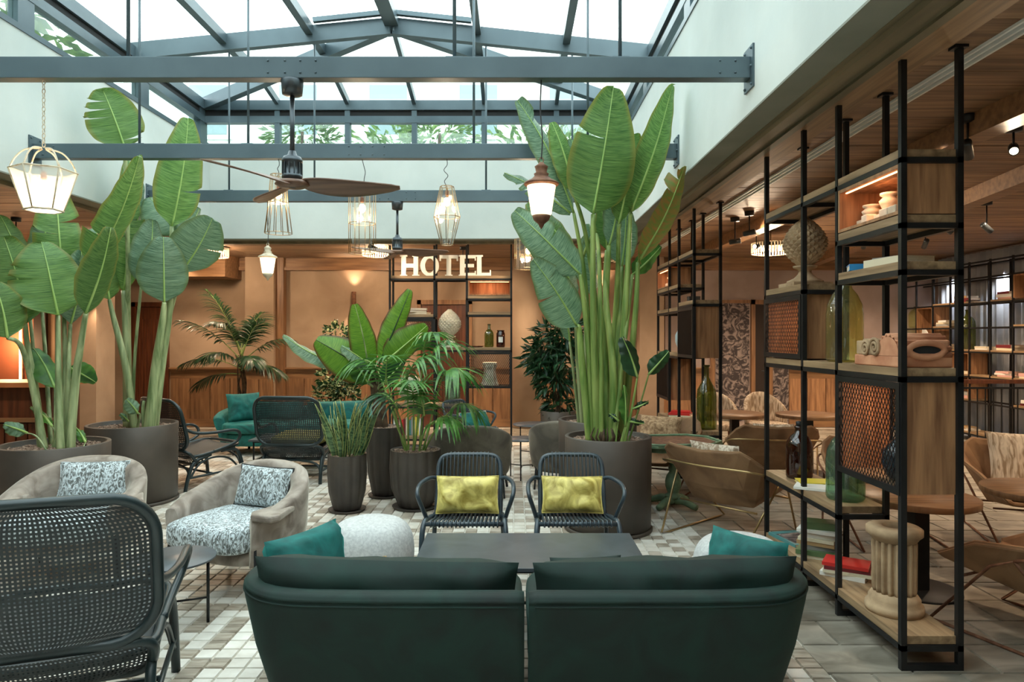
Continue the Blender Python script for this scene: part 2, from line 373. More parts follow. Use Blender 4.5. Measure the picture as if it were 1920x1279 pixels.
def rblock(x0, y0, z0, x1, y1, z1, p=.35, n=10, bulge=0, seed=0):
    """soft rounded block (superellipsoid-like)"""
    cx, cy, cz = (x0 + x1) / 2, (y0 + y1) / 2, (z0 + z1) / 2; a, b, c = (x1 - x0) / 2, (y1 - y0) / 2, (z1 - z0) / 2
    sg = lambda v, e: math.copysign(abs(v) ** e, v)
    def fn(u, v):
        th = 2 * math.pi * u; ph = math.pi * (v - .5)
        x = sg(math.cos(ph), p) * sg(math.cos(th), p); y = sg(math.cos(ph), p) * sg(math.sin(th), p); z = sg(math.sin(ph), p)
        q = mnoise.noise(Vector((x * 2 + seed, y * 2, z * 2))) * bulge
        return Vector((cx + a * x, cy + b * y, cz + c * z + q * (z > 0)))
    g = G(); g.grid(fn, n * 4, n * 2, cu=True); return g
# ------------------------------------------------------------------ room shell
XL, XR, YB = -4.1, 1.40, 9.2           # atrium void
ZS, ZC, ZT = 2.93, 3.0, 4.15           # soffit, low ceiling, top of white walls
YN = -3.0                              # behind the camera
XLL, XRR, YBB = -9.0, 7.6, 12.2

def tile_bm(w, d, t=.012, b=.004):
    g = G(); x, y = w / 2, d / 2
    g.add([(-x, -y, 0), (x, -y, 0), (x, y, 0), (-x, y, 0), (-x + b, -y + b, t), (x - b, -y + b, t), (x - b, y - b, t), (-x + b, y - b, t)],
          [(4, 5, 6, 7), (0, 1, 5, 4), (1, 2, 6, 5), (2, 3, 7, 6), (3, 0, 4, 7)])
    return g
fl = G().box(XLL, YN, -.1, XRR, YBB, -.012)
floor = struct('floor', fl, 'grout')
rt = random.Random(3)
tl = tile_bm(.094, .094).mesh('tile', 'tile_l'); td = tile_bm(.094, .094).mesh('tile', 'tile_d')
cells = []
for i in range(58):
    for j in range(84):
        x = -4.25 + i * .1; y = 1.75 + j * .1
        cells.append((x, y, rt.random() < (.30 if (i % 2 == 0) else .66)))
def vis(x, y):
    if y < 3.1: return False
    px = 963 + x * FPX / y
    return (300 < px < 520) or px > 1480
near = sorted([c for c in cells if vis(c[0], c[1])], key=lambda c: c[1])[:225]
ns = set((c[0], c[1]) for c in near)
for x, y, dk in near:
    o = obj('tile', td if dk else tl, None, floor, loc=(x, y, -.012)); o.rotation_euler = (rt.uniform(-.006, .006), rt.uniform(-.006, .006), rt.uniform(-.02, .02))
gl_, gd_ = G(), G()
base_t = tile_bm(.094, .094)
for x, y, dk in cells:
    if (x, y) in ns: continue
    g = gd_ if dk else gl_
    a = rt.uniform(-.02, .02); c_, s_ = math.cos(a), math.sin(a); zz = -.012 + rt.uniform(-.0012, .0008)
    g.add([(x + p[0] * c_ - p[1] * s_, y + p[0] * s_ + p[1] * c_, zz + p[2]) for p in base_t.v], base_t.f)
M['tile_dm'] = mat('taupe_mosaic', (142, 130, 114), (196, 186, 172), scale=7, rough=.42, ramp=(.3, .7), bump=.05, detail=3)
obj('cream_mosaic', gl_, 'tile_l', floor, kind='stuff'); obj('taupe_mosaic', gd_, 'tile_dm', floor, kind='stuff')
slabs = []
SW = .42
for i in range(-26, 15):
    for j in range(0, 36):
        y = 1.6 + j * .3; x = 1.70 + i * SW + (.21 if j % 2 else 0)
        inside = (x - SW / 2 > -4.32 and x + SW / 2 < 1.56 and y < 10.1)
        if x + SW / 2 < 1.56 and y < 10.25 and x + SW / 2 > -4.25: continue
        if x - SW / 2 < 1.49 and x > -1.0 and y < 10.3: x0 = 1.505; w = x + SW / 2 - x0; xc = x0 + w / 2
        else: w = SW; xc = x
        if w < .06 or xc > 7.4 or xc < -8.8 or y > 12: continue
        slabs.append((xc, y, w))
slabs.sort(key=lambda s: (0 if s[0] > 1.4 and s[1] > 2.8 else 1, s[1] + abs(s[0]) * .5))
sm_full = tile_bm(SW - .008, .292).mesh('slab', 'slab')
rest = G()
for k, (x, y, w) in enumerate(slabs):
    if k < 70:
        o = obj('slab', sm_full if w == SW else tile_bm(w - .008, .292), 'slab', floor, loc=(x, y, -.012))
    else:
        b = tile_bm(w - .008, .292); zz = -.012 + rt.uniform(-.001, .001)
        rest.add([(x + p[0], y + p[1], zz + p[2]) for p in b.v], b.f)
obj('far_slabs', rest, 'slab', floor, kind='stuff')

# white upper walls of the atrium
wr = struct('wall_right', G().box(XR, YN, ZS, XR + .17, YB + .17, ZT), 'plaster_white')
wl = struct('wall_left', G().box(XL - .17, YN, ZS, XL, YB + .17, ZT), 'plaster_white')
wbu = struct('wall_rear', G().box(XL, YB, ZS, XR, YB + .17, ZT), 'plaster_white')
struct('trim_1', G().box(XR + .17, YN, 2.915, XR + .20, YBB, 3.2).box(XR + .2, YN, 2.885, XR + .27, YBB, 3.0).box(XR + .27, YN, 2.93, XR + .40, YBB, 3.0).box(XR + .36, YN, 2.915, XR + .41, YBB, 2.95), 'mould')
struct('trim_2', G().box(XL - .20, YN, 2.915, XL - .17, YB + .2, 3.2).box(XL - .27, YN, 2.885, XL - .2, YB + .27, 3.0).box(XL - .40, YN, 2.93, XL - .27, YB + .4, 3.0), 'mould')
struct('trim_3', G().box(XL - .2, YB + .17, 2.915, XR + .17, YB + .2, 3.2).box(XL - .27, YB + .2, 2.885, XR + .2, YB + .27, 3.0).box(XL - .4, YB + .27, 2.93, XR + .27, YB + .4, 3.0), 'mould')
struct('trim_4', G().box(XR - .004, YN, ZS - .012, XR + .17, YB + .17, ZS).box(XL - .17, YN, ZS - .012, XL + .004, YB + .17, ZS).box(XL, YB - .004, ZS - .012, XR, YB + .17, ZS), 'soffit')
# low ceilings: a slab with planks run across under it
ceil = struct('ceiling', G().box(XR + .41, YN, 3.03, XRR, YBB, 3.12).box(XLL, YN, 3.03, XL - .4, YBB, 3.12).box(XL - .4, YB + .4, 3.03, XR + .41, YBB, 3.12), 'dark')
def planks(x0, x1, y0, y1, z, w=.2):
    n = int(round((y1 - y0) / w)); w = (y1 - y0) / n; L = x1 - x0
    g = G(); g.box(-L / 2, -w / 2 + .002, 0, L / 2, w / 2 - .002, .03)
    me = g.mesh('plank', 'ceil')
    for k in range(n):
        obj('plank', me, None, ceil, loc=((x0 + x1) / 2, y0 + (k + .5) * w, z + rt.uniform(-.002, .002)))
planks(2.0, 2.235, .8, 12.2, ZC, .2); planks(2.335, XRR, .8, 12.2, ZC, .2)
planks(XLL, XL - .4, 3.0, 12.2, ZC, .23); planks(XL - .4, XR + .41, YB + .4, YBB, ZC, .2)
obj('edge_board', G().box(XR + .405, YN, 2.93, 2.0, YBB, 3.03), mat('edge_board_wood', (116, 88, 60), (150, 116, 80), scale=3, stretch=(9, .5, 9), detail=8), ceil)
# linear air slot
struct('trim_5', G().box(2.235, .8, 2.984, 2.247, YBB, 3.03).box(2.279, .8, 2.984, 2.290, YBB, 3.03).box(2.322, .8, 2.984, 2.335, YBB, 3.03), 'white')
struct('trim_14', G().box(2.247, .8, 3.02, 2.279, YBB, 3.03).box(2.290, .8, 3.02, 2.322, YBB, 3.03), 'steel_dark')
# timber beams crossing the low ceiling
for k, (a, b) in enumerate([((2.95, 1.6), (2.95, 12.1)), ((4.0, 4.2), (5.3, 12.0))]):
    bm_ = G().bar((a[0], a[1], 2.93), (b[0], b[1], 2.93), .16, .14)
    struct('trim_%d' % (6 + k), bm_, 'pine_h')

# lower walls
wb = struct('wall_back', G().box(XLL, YBB, -.1, XRR, YBB + .2, 3.1), 'plaster_brown')
struct('wall_far_right', G().box(XRR, YN, -.1, XRR + .2, YBB, 3.1), 'plaster_mauve')
struct('wall_far_left', G().box(XLL - .2, YN, -.1, XLL, YBB, 3.1), 'plaster_brown')
struct('wall_front', G().box(XLL, YN - .2, -.1, XRR, YN, 6.2), 'plaster_brown')
struct('wall_back_mauve', G().box(2.7, YBB - .03, 0, XRR, YBB, 3.0), 'plaster_mauve')
# lintel and cornice wood on the back wall
struct('trim_8', G().box(-6.0, YBB - .1, 2.82, XRR, YBB, 3.0).box(-6.0, YBB - .13, 2.78, XRR, YBB - .1, 2.84), 'pine_h')
# pilasters
for x0, x1, dp, m in ((-4.70, -4.20, .25, 'plaster_brown'), (-4.20, -4.06, .16, 'pine_v'), (2.2, 2.62, .3, 'plaster_brown')):
    struct('wall_pilaster', G().box(x0, YBB - dp, 0, x1, YBB, 3.0), m)
g = G(); g.lathe([(.30, 0), (.30, 3.0)], 32, c=(.25, YBB + .0, 0)); struct('wall_column', g, 'plaster_brown')
# wainscot: rails in one, every board of the panelling a part
def wains(x0, x1, y, tag_n, w=.34, rev=False, m='pine_v'):
    g = G().box(x0, y - .06, .98, x1, y, 1.03).box(x0, y - .09, 1.03, x1, y, 1.06).box(x0, y - .03, .86, x1, y, .98).box(x0, y - .05, 0, x1, y, .14).box(x0, y - .012, .14, x1, y, .86)
    s = struct('baseboard_%s' % tag_n, g, 'pine_h')
    n = max(1, int(round((x1 - x0) / w))); ww = (x1 - x0) / n
    me = G().box(-ww / 2 + .008, -.026, .14, ww / 2 - .008, 0, .86).mesh('panel_board', m)
    for k in range(n): obj('panel_board', me, None, s, loc=(x0 + (k + .5) * ww, y - .006, 0))
wains(-6.12, -4.70, YBB, 'back_left'); wains(-4.70, -4.2, YBB - .25, 'pilaster', .25); wains(-4.06, -1.75, YBB, 'back_middle')
wains(-.72, -.02, YBB, 'back_shelf'); wains(.52, 2.2, YBB, 'back_right'); wains(2.62, 3.5, YBB - .03, 'back_far', m='oak_v')
wains(4.9, 7.5, YBB - .03, 'back_corner', m='oak_v')
# doors
def door(n, x0, x1, y, zt, louv=True, dm='walnut'):
    s = struct('door_%d' % n, G().box(x0, y - .06, 0, x0 + .07, y, zt).box(x1 - .07, y - .06, 0, x1, y, zt).box(x0, y - .06, zt - .08, x1, y, zt), 'pine_v' if n != 1 else 'walnut')
    obj('door_leaf', G().box(x0 + .075, y - .025, 0, x1 - .075, y - .003, zt - .085), dm, s)
    if louv:
        k = int((x1 - x0 - .25) / .05)
        me = G().box(-.014, -.012, 0, .014, 0, zt - .5).mesh('slat', dm)
        for i in range(k): obj('slat', me, None, s, loc=(x0 + .13 + i * .05, y - .026, .2))
    obj('handle', G().tube([(x1 - .12, y - .03, 1.0), (x1 - .12, y - .07, 1.0), (x1 - .2, y - .07, 1.0)], .009), 'fanmetal', s)
door(1, -6.80, -6.15, YBB, 2.22); door(2, -1.72, -.74, YBB, 2.26); door(3, 4.22, 4.6, YBB - .03, 2.26, False, 'dark')  # third leaf is a dark sheet, the unlit doorway put into its colour
mur = struct('wall_mural', G().box(3.6, YBB - .04, .1, 4.2, YBB - .03, 2.2).box(4.62, YBB - .04, .1, 4.9, YBB - .03, 1.6), 'mural')
struct('trim_9', G().box(3.5, YBB - .07, 2.2, 4.22, YBB - .03, 2.26).box(3.5, YBB - .07, 0, 3.58, YBB - .03, 2.2), 'pine_v')
# left room: partition with a column, lit recess, bar
lp = struct('wall_partition', G().box(XLL, 10.0, 0, -5.95, 10.15, 3.0), 'plaster_brown')
struct('wall_column_left', G().box(-6.42, 9.55, 0, -5.84, 10.0, 3.0), 'plaster_brown')
struct('wall_terracotta', G().box(-7.6, 9.97, 0, -7.0, 10.0, 2.4), 'redwall')
struct('wall_opening_shade', G().box(-7.0, 9.95, 0, -6.82, 10.0, 2.35), 'dark')  # flat slab coloured with the darkness of an opening
struct('trim_10', G().box(-6.0, 11.5, 2.62, -4.86, YBB, 3.0), 'pine_h')
struct('trim_11', G().box(-6.82, 9.96, 0, -6.42, 10.0, 1.0), 'walnut')
t = thing('wall_light_strip', 'bright vertical strip light in the terracotta wall behind the bar at far left', 'light strip', (-7.17, 9.95, .95))
obj('housing', G().box(-.03, -.02, 0, .03, .02, 1.25), 'rust', t); obj('tube', G().box(-.018, -.03, .03, .018, -.021, 1.22), 'strip', t)
light('POINT', (-7.17, 9.75, 1.5), 25, size=.2)
t = thing('bar_counter', 'dark wooden bar counter with a lit copper edge behind the leftmost planter', 'bar', (-6.8, 7.3, 0))
obj('top', G().box(-2.1, -.28, 1.08, 2.05, .3, 1.13), mat('copper_edge', (176, 112, 72), (200, 130, 86), rough=.4), t)
obj('ledge', G().box(-2.1, -.26, .72, 2.03, -.2, .76), 'pine_h', t)
obj('body', G().box(-2.05, -.2, 0, 2.0, .25, 1.08), 'walnut', t)
me = G().box(-.05, -.02, .04, .05, 0, .7).mesh('slat', 'walnut')
for k in range(32): obj('slat', me, None, t, loc=(-1.9 + k * .12, -.2, 0))

# ------------------------------------------------------------------ glass roof
XE0, XE1, ZE, ZR = -4.22, 1.53, 4.78, 5.08
XM = (XE0 + XE1) / 2; HW = (XE1 - XE0) / 2; YH = 7.55; YE = 9.28
PX = [XE0, -3.2, -2.25, XM, -.40, .58, XE1]
TY = [YN, -1.8, .1, 2.0, 3.9, 5.8, YH]
def zroof(x, y):
    f = abs(x - XM) / HW
    if y > YH: f = max(f, (y - YH) / (YE - YH))
    return ZR - (ZR - ZE) * f
rf = struct('roof_frame', G().box(XE0 - .06, YN, ZE - .11, XE0 + .06, YE + .06, ZE + .02).box(XE1 - .06, YN, ZE - .11, XE1 + .06, YE + .06, ZE + .02).box(XE0, YE - .06, ZE - .11, XE1, YE + .06, ZE + .02)
            .box(XE0 - .05, YN, ZE - .28, XE0 + .05, YE, ZE - .19).box(XE1 - .05, YN, ZE - .28, XE1 + .05, YE, ZE - .19).box(XE0, YE - .05, ZE - .28, XE1, YE + .05, ZE - .19)
            .box(XL - .17, YN, ZT, XL + .01, YB + .17, ZT + .05).box(XR - .01, YN, ZT, XR + .17, YB + .17, ZT + .05).box(XL, YB - .01, ZT, XR, YB + .17, ZT + .05), 'steel')
obj('shadow_gap', G().box(XE0 - .03, YN, ZE - .19, XE0 + .03, YE, ZE - .11).box(XE1 - .03, YN, ZE - .19, XE1 + .03, YE, ZE - .11).box(XE0, YE - .03, ZE - .19, XE1, YE + .03, ZE - .11), 'steel_dark', rf)
def member(name, p0, p1, w, h):
    obj(name, G().bar(p0, p1, w, h), 'steel', rf)
for y in TY[1:]:
    member('rafter', (XE0, y, ZE - .03), (XM, y, ZR - .05), .08, .18); member('rafter', (XE1, y, ZE - .05), (XM, y, ZR - .05), .08, .18)
for x in PX[1:-1]:
    f = abs(x - XM) / HW; ye = YH + (YE - YH) * f
    w = .15 if x == XM else .08
    member('purlin', (x, YN, zroof(x, 0) + .0), (x, ye, zroof(x, 0) + .0), w, .11)
    member('hip_rafter', (x, ye, zroof(x, ye) - .0), (x, YE, ZE), .05, .09)
member('hip_beam', (XM, YH, ZR - .03), (XE0, YE, ZE - .03), .10, .16); member('hip_beam', (XM, YH, ZR - .03), (XE1, YE, ZE - .03), .10, .16)
# vent sash frames near the ridge
for y0, y1 in zip(TY[1:-1], TY[2:]):
    for xa, xb in ((PX[2], PX[3]), (PX[3], PX[4])):
        a = min(xa, xb) + .06; b = max(xa, xb) - .06
        for yy in (y0 + .07, y1 - .09):
            member('vent_sash', (a, yy, zroof(a, yy) + .07), (b, yy, zroof(b, yy) + .07), .05, .05)
def pane(pts):
    g = G().add([(p[0], p[1], zroof(p[0], p[1]) + .055) for p in pts], [tuple(range(len(pts)))])
    obj('pane', g, 'pane', rf)
for y0, y1 in zip(TY[:-1], TY[1:]):
    for xa, xb in zip(PX[:-1], PX[1:]): pane([(xa, y0), (xb, y0), (xb, y1), (xa, y1)])
hy = lambda x: YH + (YE - YH) * abs(x - XM) / HW
for xa, xb in zip(PX[:-1], PX[1:]):
    pane([(xa, YH), (xb, YH), (xb, hy(xb)), (xa, hy(xa))] if abs(xa - XM) > 1e-3 and abs(xb - XM) > 1e-3 else ([(xa, YH), (xb, YH), (xa, hy(xa))] if abs(xb - XM) < 1e-3 else [(xa, YH), (xb, YH), (xb, hy(xb))]))
    pane([(xa, hy(xa)), (xb, hy(xb)), (xb, YE), (xa, YE)])
# upright glazing
wn = 1
for x in PX:
    member('mullion', (x, YE, ZT + .04), (x, YE, ZE - .1), .07, .09)
for y in [.2, 2.1, 3.97, 5.85, 7.72, 9.2]:
    for x in (XE0, XE1): member('mullion', (x, y, ZT + .04), (x, y, ZE - .1), .09, .20)
for xa, xb in zip(PX[:-1], PX[1:]):
    obj('upright_pane', G().box(xa + .03, YE - .004, ZT + .05, xb - .03, YE + .004, ZE - .27), 'pane', rf)
ys = [YN, .2, 2.1, 3.97, 5.85, 7.72, 9.2]
for y0, y1 in zip(ys[:-1], ys[1:]):
    for x in (XE0, XE1): obj('upright_pane', G().box(x - .004, y0 + .1, ZT + .05, x + .004, y1 - .1, ZE - .27), 'pane', rf)
# roof terrace outside: deck, troughs, shrubs, neighbouring facade
struct('roof_deck', G().box(XLL - 5, YB + .2, 3.9, 13, 19, 4.05).box(XLL - 5, YN, 3.9, XL - .2, YB + .2, 4.05).box(XR + .2, YN, 3.9, 13, YB + .2, 4.05), 'concrete')
fac = thing('neighbour_building', 'pale building with framed windows beyond the rear glass of the roof', 'building', (-1, 17.5, 4.05))
obj('facade', G().box(-9, 0, 0, 9, .3, 5.2), 'facade', fac)
for k in range(7):
    for z in (.5, 2.6):
        w_ = obj('window', G().box(-7.4 + k * 2.3, -.08, z, -6.2 + k * 2.3, 0, z + 1.5), 'white', fac)
        obj('pane', G().box(-7.28 + k * 2.3, -.1, z + .12, -6.32 + k * 2.3, -.081, z + 1.38), 'win_out', w_)
def foliage(n, r, leaf, rng, shape=(1, 1, 1), w=.35, up=0, hollow=.3):
    g = G()
    for _ in range(n):
        th = rng.uniform(0, 2 * math.pi); ph = math.acos(rng.uniform(-1, 1)); q = r * rng.uniform(hollow, 1) ** .6
        c = Vector((q * math.sin(ph) * math.cos(th) * shape[0], q * math.sin(ph) * math.sin(th) * shape[1], q * math.cos(ph) * shape[2]))
        d = (c.normalized() + Vector((rng.uniform(-.7, .7), rng.uniform(-.7, .7), rng.uniform(-.7, .7) + up))).normalized()
        s = d.cross(Vector((rng.uniform(-1, 1), rng.uniform(-1, 1), rng.uniform(-.3, 1)))).normalized(); L = leaf * rng.uniform(.7, 1.2)
        nn = s.cross(d)
        g.add([c, c + d * L * .5 + s * L * w * .5, c + d * L - nn * L * .15, c + d * L * .5 - s * L * w * .5, c + d * L * .5 + nn * L * .06], [(0, 1, 4), (1, 2, 4), (2, 3, 4), (3, 0, 4)], True, [(0, 0), (.5, 1), (1, .5), (.5, 0), (.5, .5)])
    return g
rs = random.Random(5)
for k, (x, y, r, lab) in enumerate([(-3.3, 10.6, .42, 'small round shrub in a trough outside the left of the rear glazing'), (-1.2, 10.9, .5, 'spreading shrub in a tall trough outside the middle of the rear glazing'), (.9, 11.6, .45, 'leafy shrub outside the right end of the rear glazing'),
                                  (-5.6, 7.0, .8, 'bushy outdoor palm pressed near the left side glazing at the back'), (-5.8, 4.9, .9, 'bushy outdoor plant beyond the left side glazing, nearer the camera'), (-2.3, 14.5, 1.1, 'green tree crown against the neighbouring facade, left'), (.4, 15.2, 1.2, 'green tree crown against the neighbouring facade, right')]):
    t = thing('outdoor_shrub', lab, 'shrub', (x, y, 4.05))
    obj('trough', G().box(-.35, -.25, 0, .35, .25, .32 if k != 1 else .42), 'concrete', t)
    obj('foliage', foliage(int(420), r, .16 if r < .7 else .3, rs, (1.3, 1, .8), .3).xf(Matrix.Translation((0, 0, .35 + r * .8))), 'hedge', t, kind='stuff')
    obj('stem', G().tube([(0, 0, .3), (.02, 0, .4 + r * .8)], .025), 'trunk', t)

# ------------------------------------------------------------------ hanging steel beams
def hbeam(y, lab, rods, joint):
    t = thing('steel_beam', lab, 'beam', (0, y, 3.12), group='steel tie beams across the atrium')
    obj('beam', G().box(XL + .012, -.04, 0, XR - .012, .04, .125), 'steel', t, bevel=.003)
    for x in rods:
        r_ = obj('hanger_rod', G().tube([(x, 0, .125), (x, 0, zroof(x, y) - 3.12)], .011, 8).box(x - .05, -.03, .125, x + .05, .03, .131), 'steel', t)
    for x, sx in ((XL, 1), (XR, -1)):
        g = G().box(min(x, x + sx * .012), -.075, -.06, max(x, x + sx * .012), .075, .19)
        for yy in (-.055, .055):
            for z in (-.04, .065, .17): g.sphere((x + sx * .014, yy, z), .009, 6)
        obj('end_plate', g, 'steel', t)
    g = G()
    for x in list(joint) + [XR - .1, XR - .19, XL + .1, XL + .19]:
        for z in (.03, .10): g.sphere((x, -.041, z), .007, 6)
    obj('rivets', g, 'steel', t)
    return t
hbeam(4.04, 'nearest blue-grey steel tie beam across the atrium, holding the large fan', (-3.2, -2.28, -.35, .63), (-1.44, -1.34, -1.25, -1.16))
hbeam(5.84, 'middle blue-grey steel tie beam, second from the camera, with wire lanterns hung under it', (-3.2, -2.27, -.34, .635), (-1.4, -1.3, -1.2, -1.1))
hbeam(7.68, 'farthest and lowest looking blue-grey steel tie beam before the rear white wall', (-3.2, -2.24, -.31, .66), (-1.5, -1.4, -1.2, -1.1))

# ------------------------------------------------------------------ bare spots added to brighten the rooms under the low ceilings, no fixtures
for x, y, p in ((-6.6, 6.0, 60), (-5.3, 8.6, 50), (-5.6, 11.2, 45), (-3.3, 10.9, 45), (-1.5, 10.9, 45), (.3, 10.9, 40), (1.6, 10.8, 40), (3.1, 10.6, 40), (4.4, 10.8, 35), (5.6, 9.6, 40), (3.0, 7.6, 50), (4.9, 6.8, 50), (2.9, 4.6, 45), (4.4, 3.6, 45), (6.4, 5.2, 40), (6.4, 7.6, 40), (6.2, 9.2, 40), (6.3, 11.0, 40)):
    light('SPOT', (x, y, 2.9), p * 2.2, color=(1, .74, .50), size=.05, spot=125, blend=.9, name='fill_spot')
# ------------------------------------------------------------------ shelving system
U = [0.0, .66, 1.13, 1.79]; DP = .30
def wire_mesh(x0, z0, x1, z1, pitch=.035, r=.0022, dz=1.7):
    """expanded-metal lattice in the local y-z plane (x0..x1 along y)"""
    g = G()
    for s in (1, -1):
        k = math.floor((x0 - (z1 - z0) / dz) / pitch) - 2
        while k * pitch < x1 + (z1 - z0) / dz + .1:
            a = k * pitch
            # line x = a + s*(z - z0)/dz
            pts = []
            for z in (z0, z1):
                pts.append([a + s * (z - z0) / dz, z])
            (ax, az), (bx, bz) = pts
            def clip(ax, az, bx, bz):
                t0, t1 = 0, 1; dx = bx - ax
                for lim, sg in ((x0, 1), (x1, -1)):
                    da = (ax - lim) * sg; db = (bx - lim) * sg
                    if da < 0 and db < 0: return None
                    if da < 0: t0 = max(t0, da / (da - db))
                    if db < 0: t1 = min(t1, da / (da - db))
                if t1 <= t0: return None
                return (ax + dx * t0, az + (bz - az) * t0, ax + dx * t1, az + (bz - az) * t1)
            c = clip(ax, az, bx, bz)
            if c and abs(c[3] - c[1]) > .01: g.bar((s * r * .6, c[0], c[1]), (s * r * .6, c[2], c[3]), r * 2, r * 1.3, up=(1, 0, 0))
            k += 1
    return g
def make_shelf(name, label, loc, rz, boards, cabs, boxes, lit=(), s=.028, zfront=2.93):
    t = thing(name, label, 'shelving unit', loc, rz)
    for u in U:
        y0 = u if u == 0 else u - s / 2 if u < U[-1] else u - s
        me = G().box(0, y0, 0, s, y0 + s, zfront); obj('post', me, 'black', t)
        me = G().box(DP - s, y0, 0, DP, y0 + s, 2.999); me.box(DP - s - .02, y0 - .015, 2.985, DP + .015, y0 + s + .015, 2.999); obj('post', me, 'black', t)
        obj('foot_rail', G().box(s, y0, 0, DP - s, y0 + s, s), 'black', t)
    for (a, b, z) in boards:
        obj('shelf_board', G().box(.004, U[a] + s * .6, z - .04, DP - .004, U[b] - s * .6, z), 'oak', t, bevel=.0015)
        f = G()
        f.box(0, U[a], z - .068, s, U[b], z - .041).box(DP - s, U[a], z - .068, DP, U[b], z - .041)
        for k in range(a, b + 1): f.box(0, U[k] - (0 if k == 0 else s / 2), z - .068, DP, U[k] + s - (s / 2 if k else 0), z - .041) if k < 3 else f.box(0, U[k] - s, z - .068, DP, U[k], z - .041)
        obj('shelf_rail', f, 'black', t)
    for (k, z0, z1, kind) in cabs:
        a, b = U[k] + s * .7, U[k + 1] - s * .7
        for y in (a, b - .018): obj('side_panel', G().box(s * .7, y, z0, DP - s * .4, y + .018, z1), 'oak_v', t)
        obj('top_panel', G().box(s * .7, a + .018, z1 - .016, DP - s * .4, b - .018, z1), 'oak', t)
        obj('bottom_panel', G().box(s * .7, a + .018, z0, DP - s * .4, b - .018, z0 + .016), 'oak', t)
        for xx, nm in ((-.006, 'mesh_door'), (DP - .012, 'rear_mesh')):
            d = G().box(xx, a - .01, z0 - .004, xx + .018, a + .022, z1).box(xx, b - .022, z0 - .004, xx + .018, b + .01, z1).box(xx, a + .022, z0 - .004, xx + .018, b - .022, z0 + .03).box(xx, a + .022, z1 - .032, xx + .018, b - .022, z1)
            d = obj(nm, d, 'black', t)
            w = wire_mesh(a + .018, z0 + .026, b - .018, z1 - .03, .030 if kind == 'mesh' else .02, .0021 if kind == 'mesh' else .0028)
            w.xf(Matrix.Translation((xx + .009, 0, 0))); obj('wire_mesh', w, 'black', d, kind='stuff')
        obj('light_strip', G().box(DP - .06, a + .03, z1 - .022, DP - .05, b - .03, z1 - .017), 'strip', t)
        if (k, z0) in lit or True:
            light('AREA', (DP - .06, (a + b) / 2, z1 - .03), 2.6, color=(1, .55, .32), size=.2, rot=(0, R(25), 0), parent=t, name='cabinet_light')
    for (k, z0, z1) in boxes:
        a, b = U[k] + s * .7, U[k + 1] - s * .7
        f = G().box(.002, a, z0, DP - .01, a + .018, z1).box(.002, b - .018, z0, DP - .01, b, z1).box(.002, a + .018, z1 - .018, DP - .01, b - .018, z1).box(.002, a + .018, z0, DP - .01, b - .018, z0 + .016)
        obj('display_box', f, 'oak_v', t)
        obj('back_panel', G().box(DP - .028, a + .018, z0 + .016, DP - .012, b - .018, z1 - .018), 'terra' if False else 'oak_v', t)
        obj('light_strip', G().box(.03, a + .03, z1 - .023, .04, b - .03, z1 - .018), 'strip', t)
        light('AREA', (.08, (a + b) / 2, z1 - .03), 1.1, color=(1, .45, .22), size=.2, rot=(0, R(-35), 0), parent=t, name='cabinet_light')
    return t
boards1 = [(0, 3, .16), (1, 3, .62), (0, 3, 1.45), (0, 1, 1.965), (2, 3, 1.945), (0, 1, 2.19), (0, 3, 2.505)]
S1 = make_shelf('metal_shelving', 'tall black steel and oak shelving unit at right, nearest the camera, from floor to ceiling', (1.857, 3.27, 0), 0,
                boards1, [(0, .84, 1.38, 'mesh'), (2, 1.46, 1.875, 'mesh')], [(0, 2.195, 2.436)])
S2 = make_shelf('metal_shelving', 'second steel and oak shelving unit, right of the large planter, with a tall green bottle', (1.857, 7.06, 0), 0,
                [(0, 3, .16), (0, 3, .62), (1, 3, 1.42), (0, 1, 1.985), (1, 3, 1.94), (1, 3, 2.2), (0, 3, 2.51)], [(0, 1.38, 1.915, 'fine'), (2, .84, 1.35, 'fine')], [(2, 2.205, 2.44)])
S3 = make_shelf('metal_shelving', 'steel and oak shelving unit against the back of the lounge carrying the large letters', (-.02, 9.9, 0), R(90),
                [(0, 3, .16), (1, 3, .63), (0, 2, 1.45), (2, 3, 1.93), (0, 1, 1.965), (0, 1, 2.2), (0, 3, 2.49)], [(0, .86, 1.38, 'mesh'), (2, 1.46, 1.86, 'mesh')], [(0, 2.205, 2.42)])
def on(S, v, u, z):
    c, s_ = math.cos(S.rotation_euler.z), math.sin(S.rotation_euler.z)
    return (S.location.x + v * c - u * s_, S.location.y + v * s_ + u * c, z)

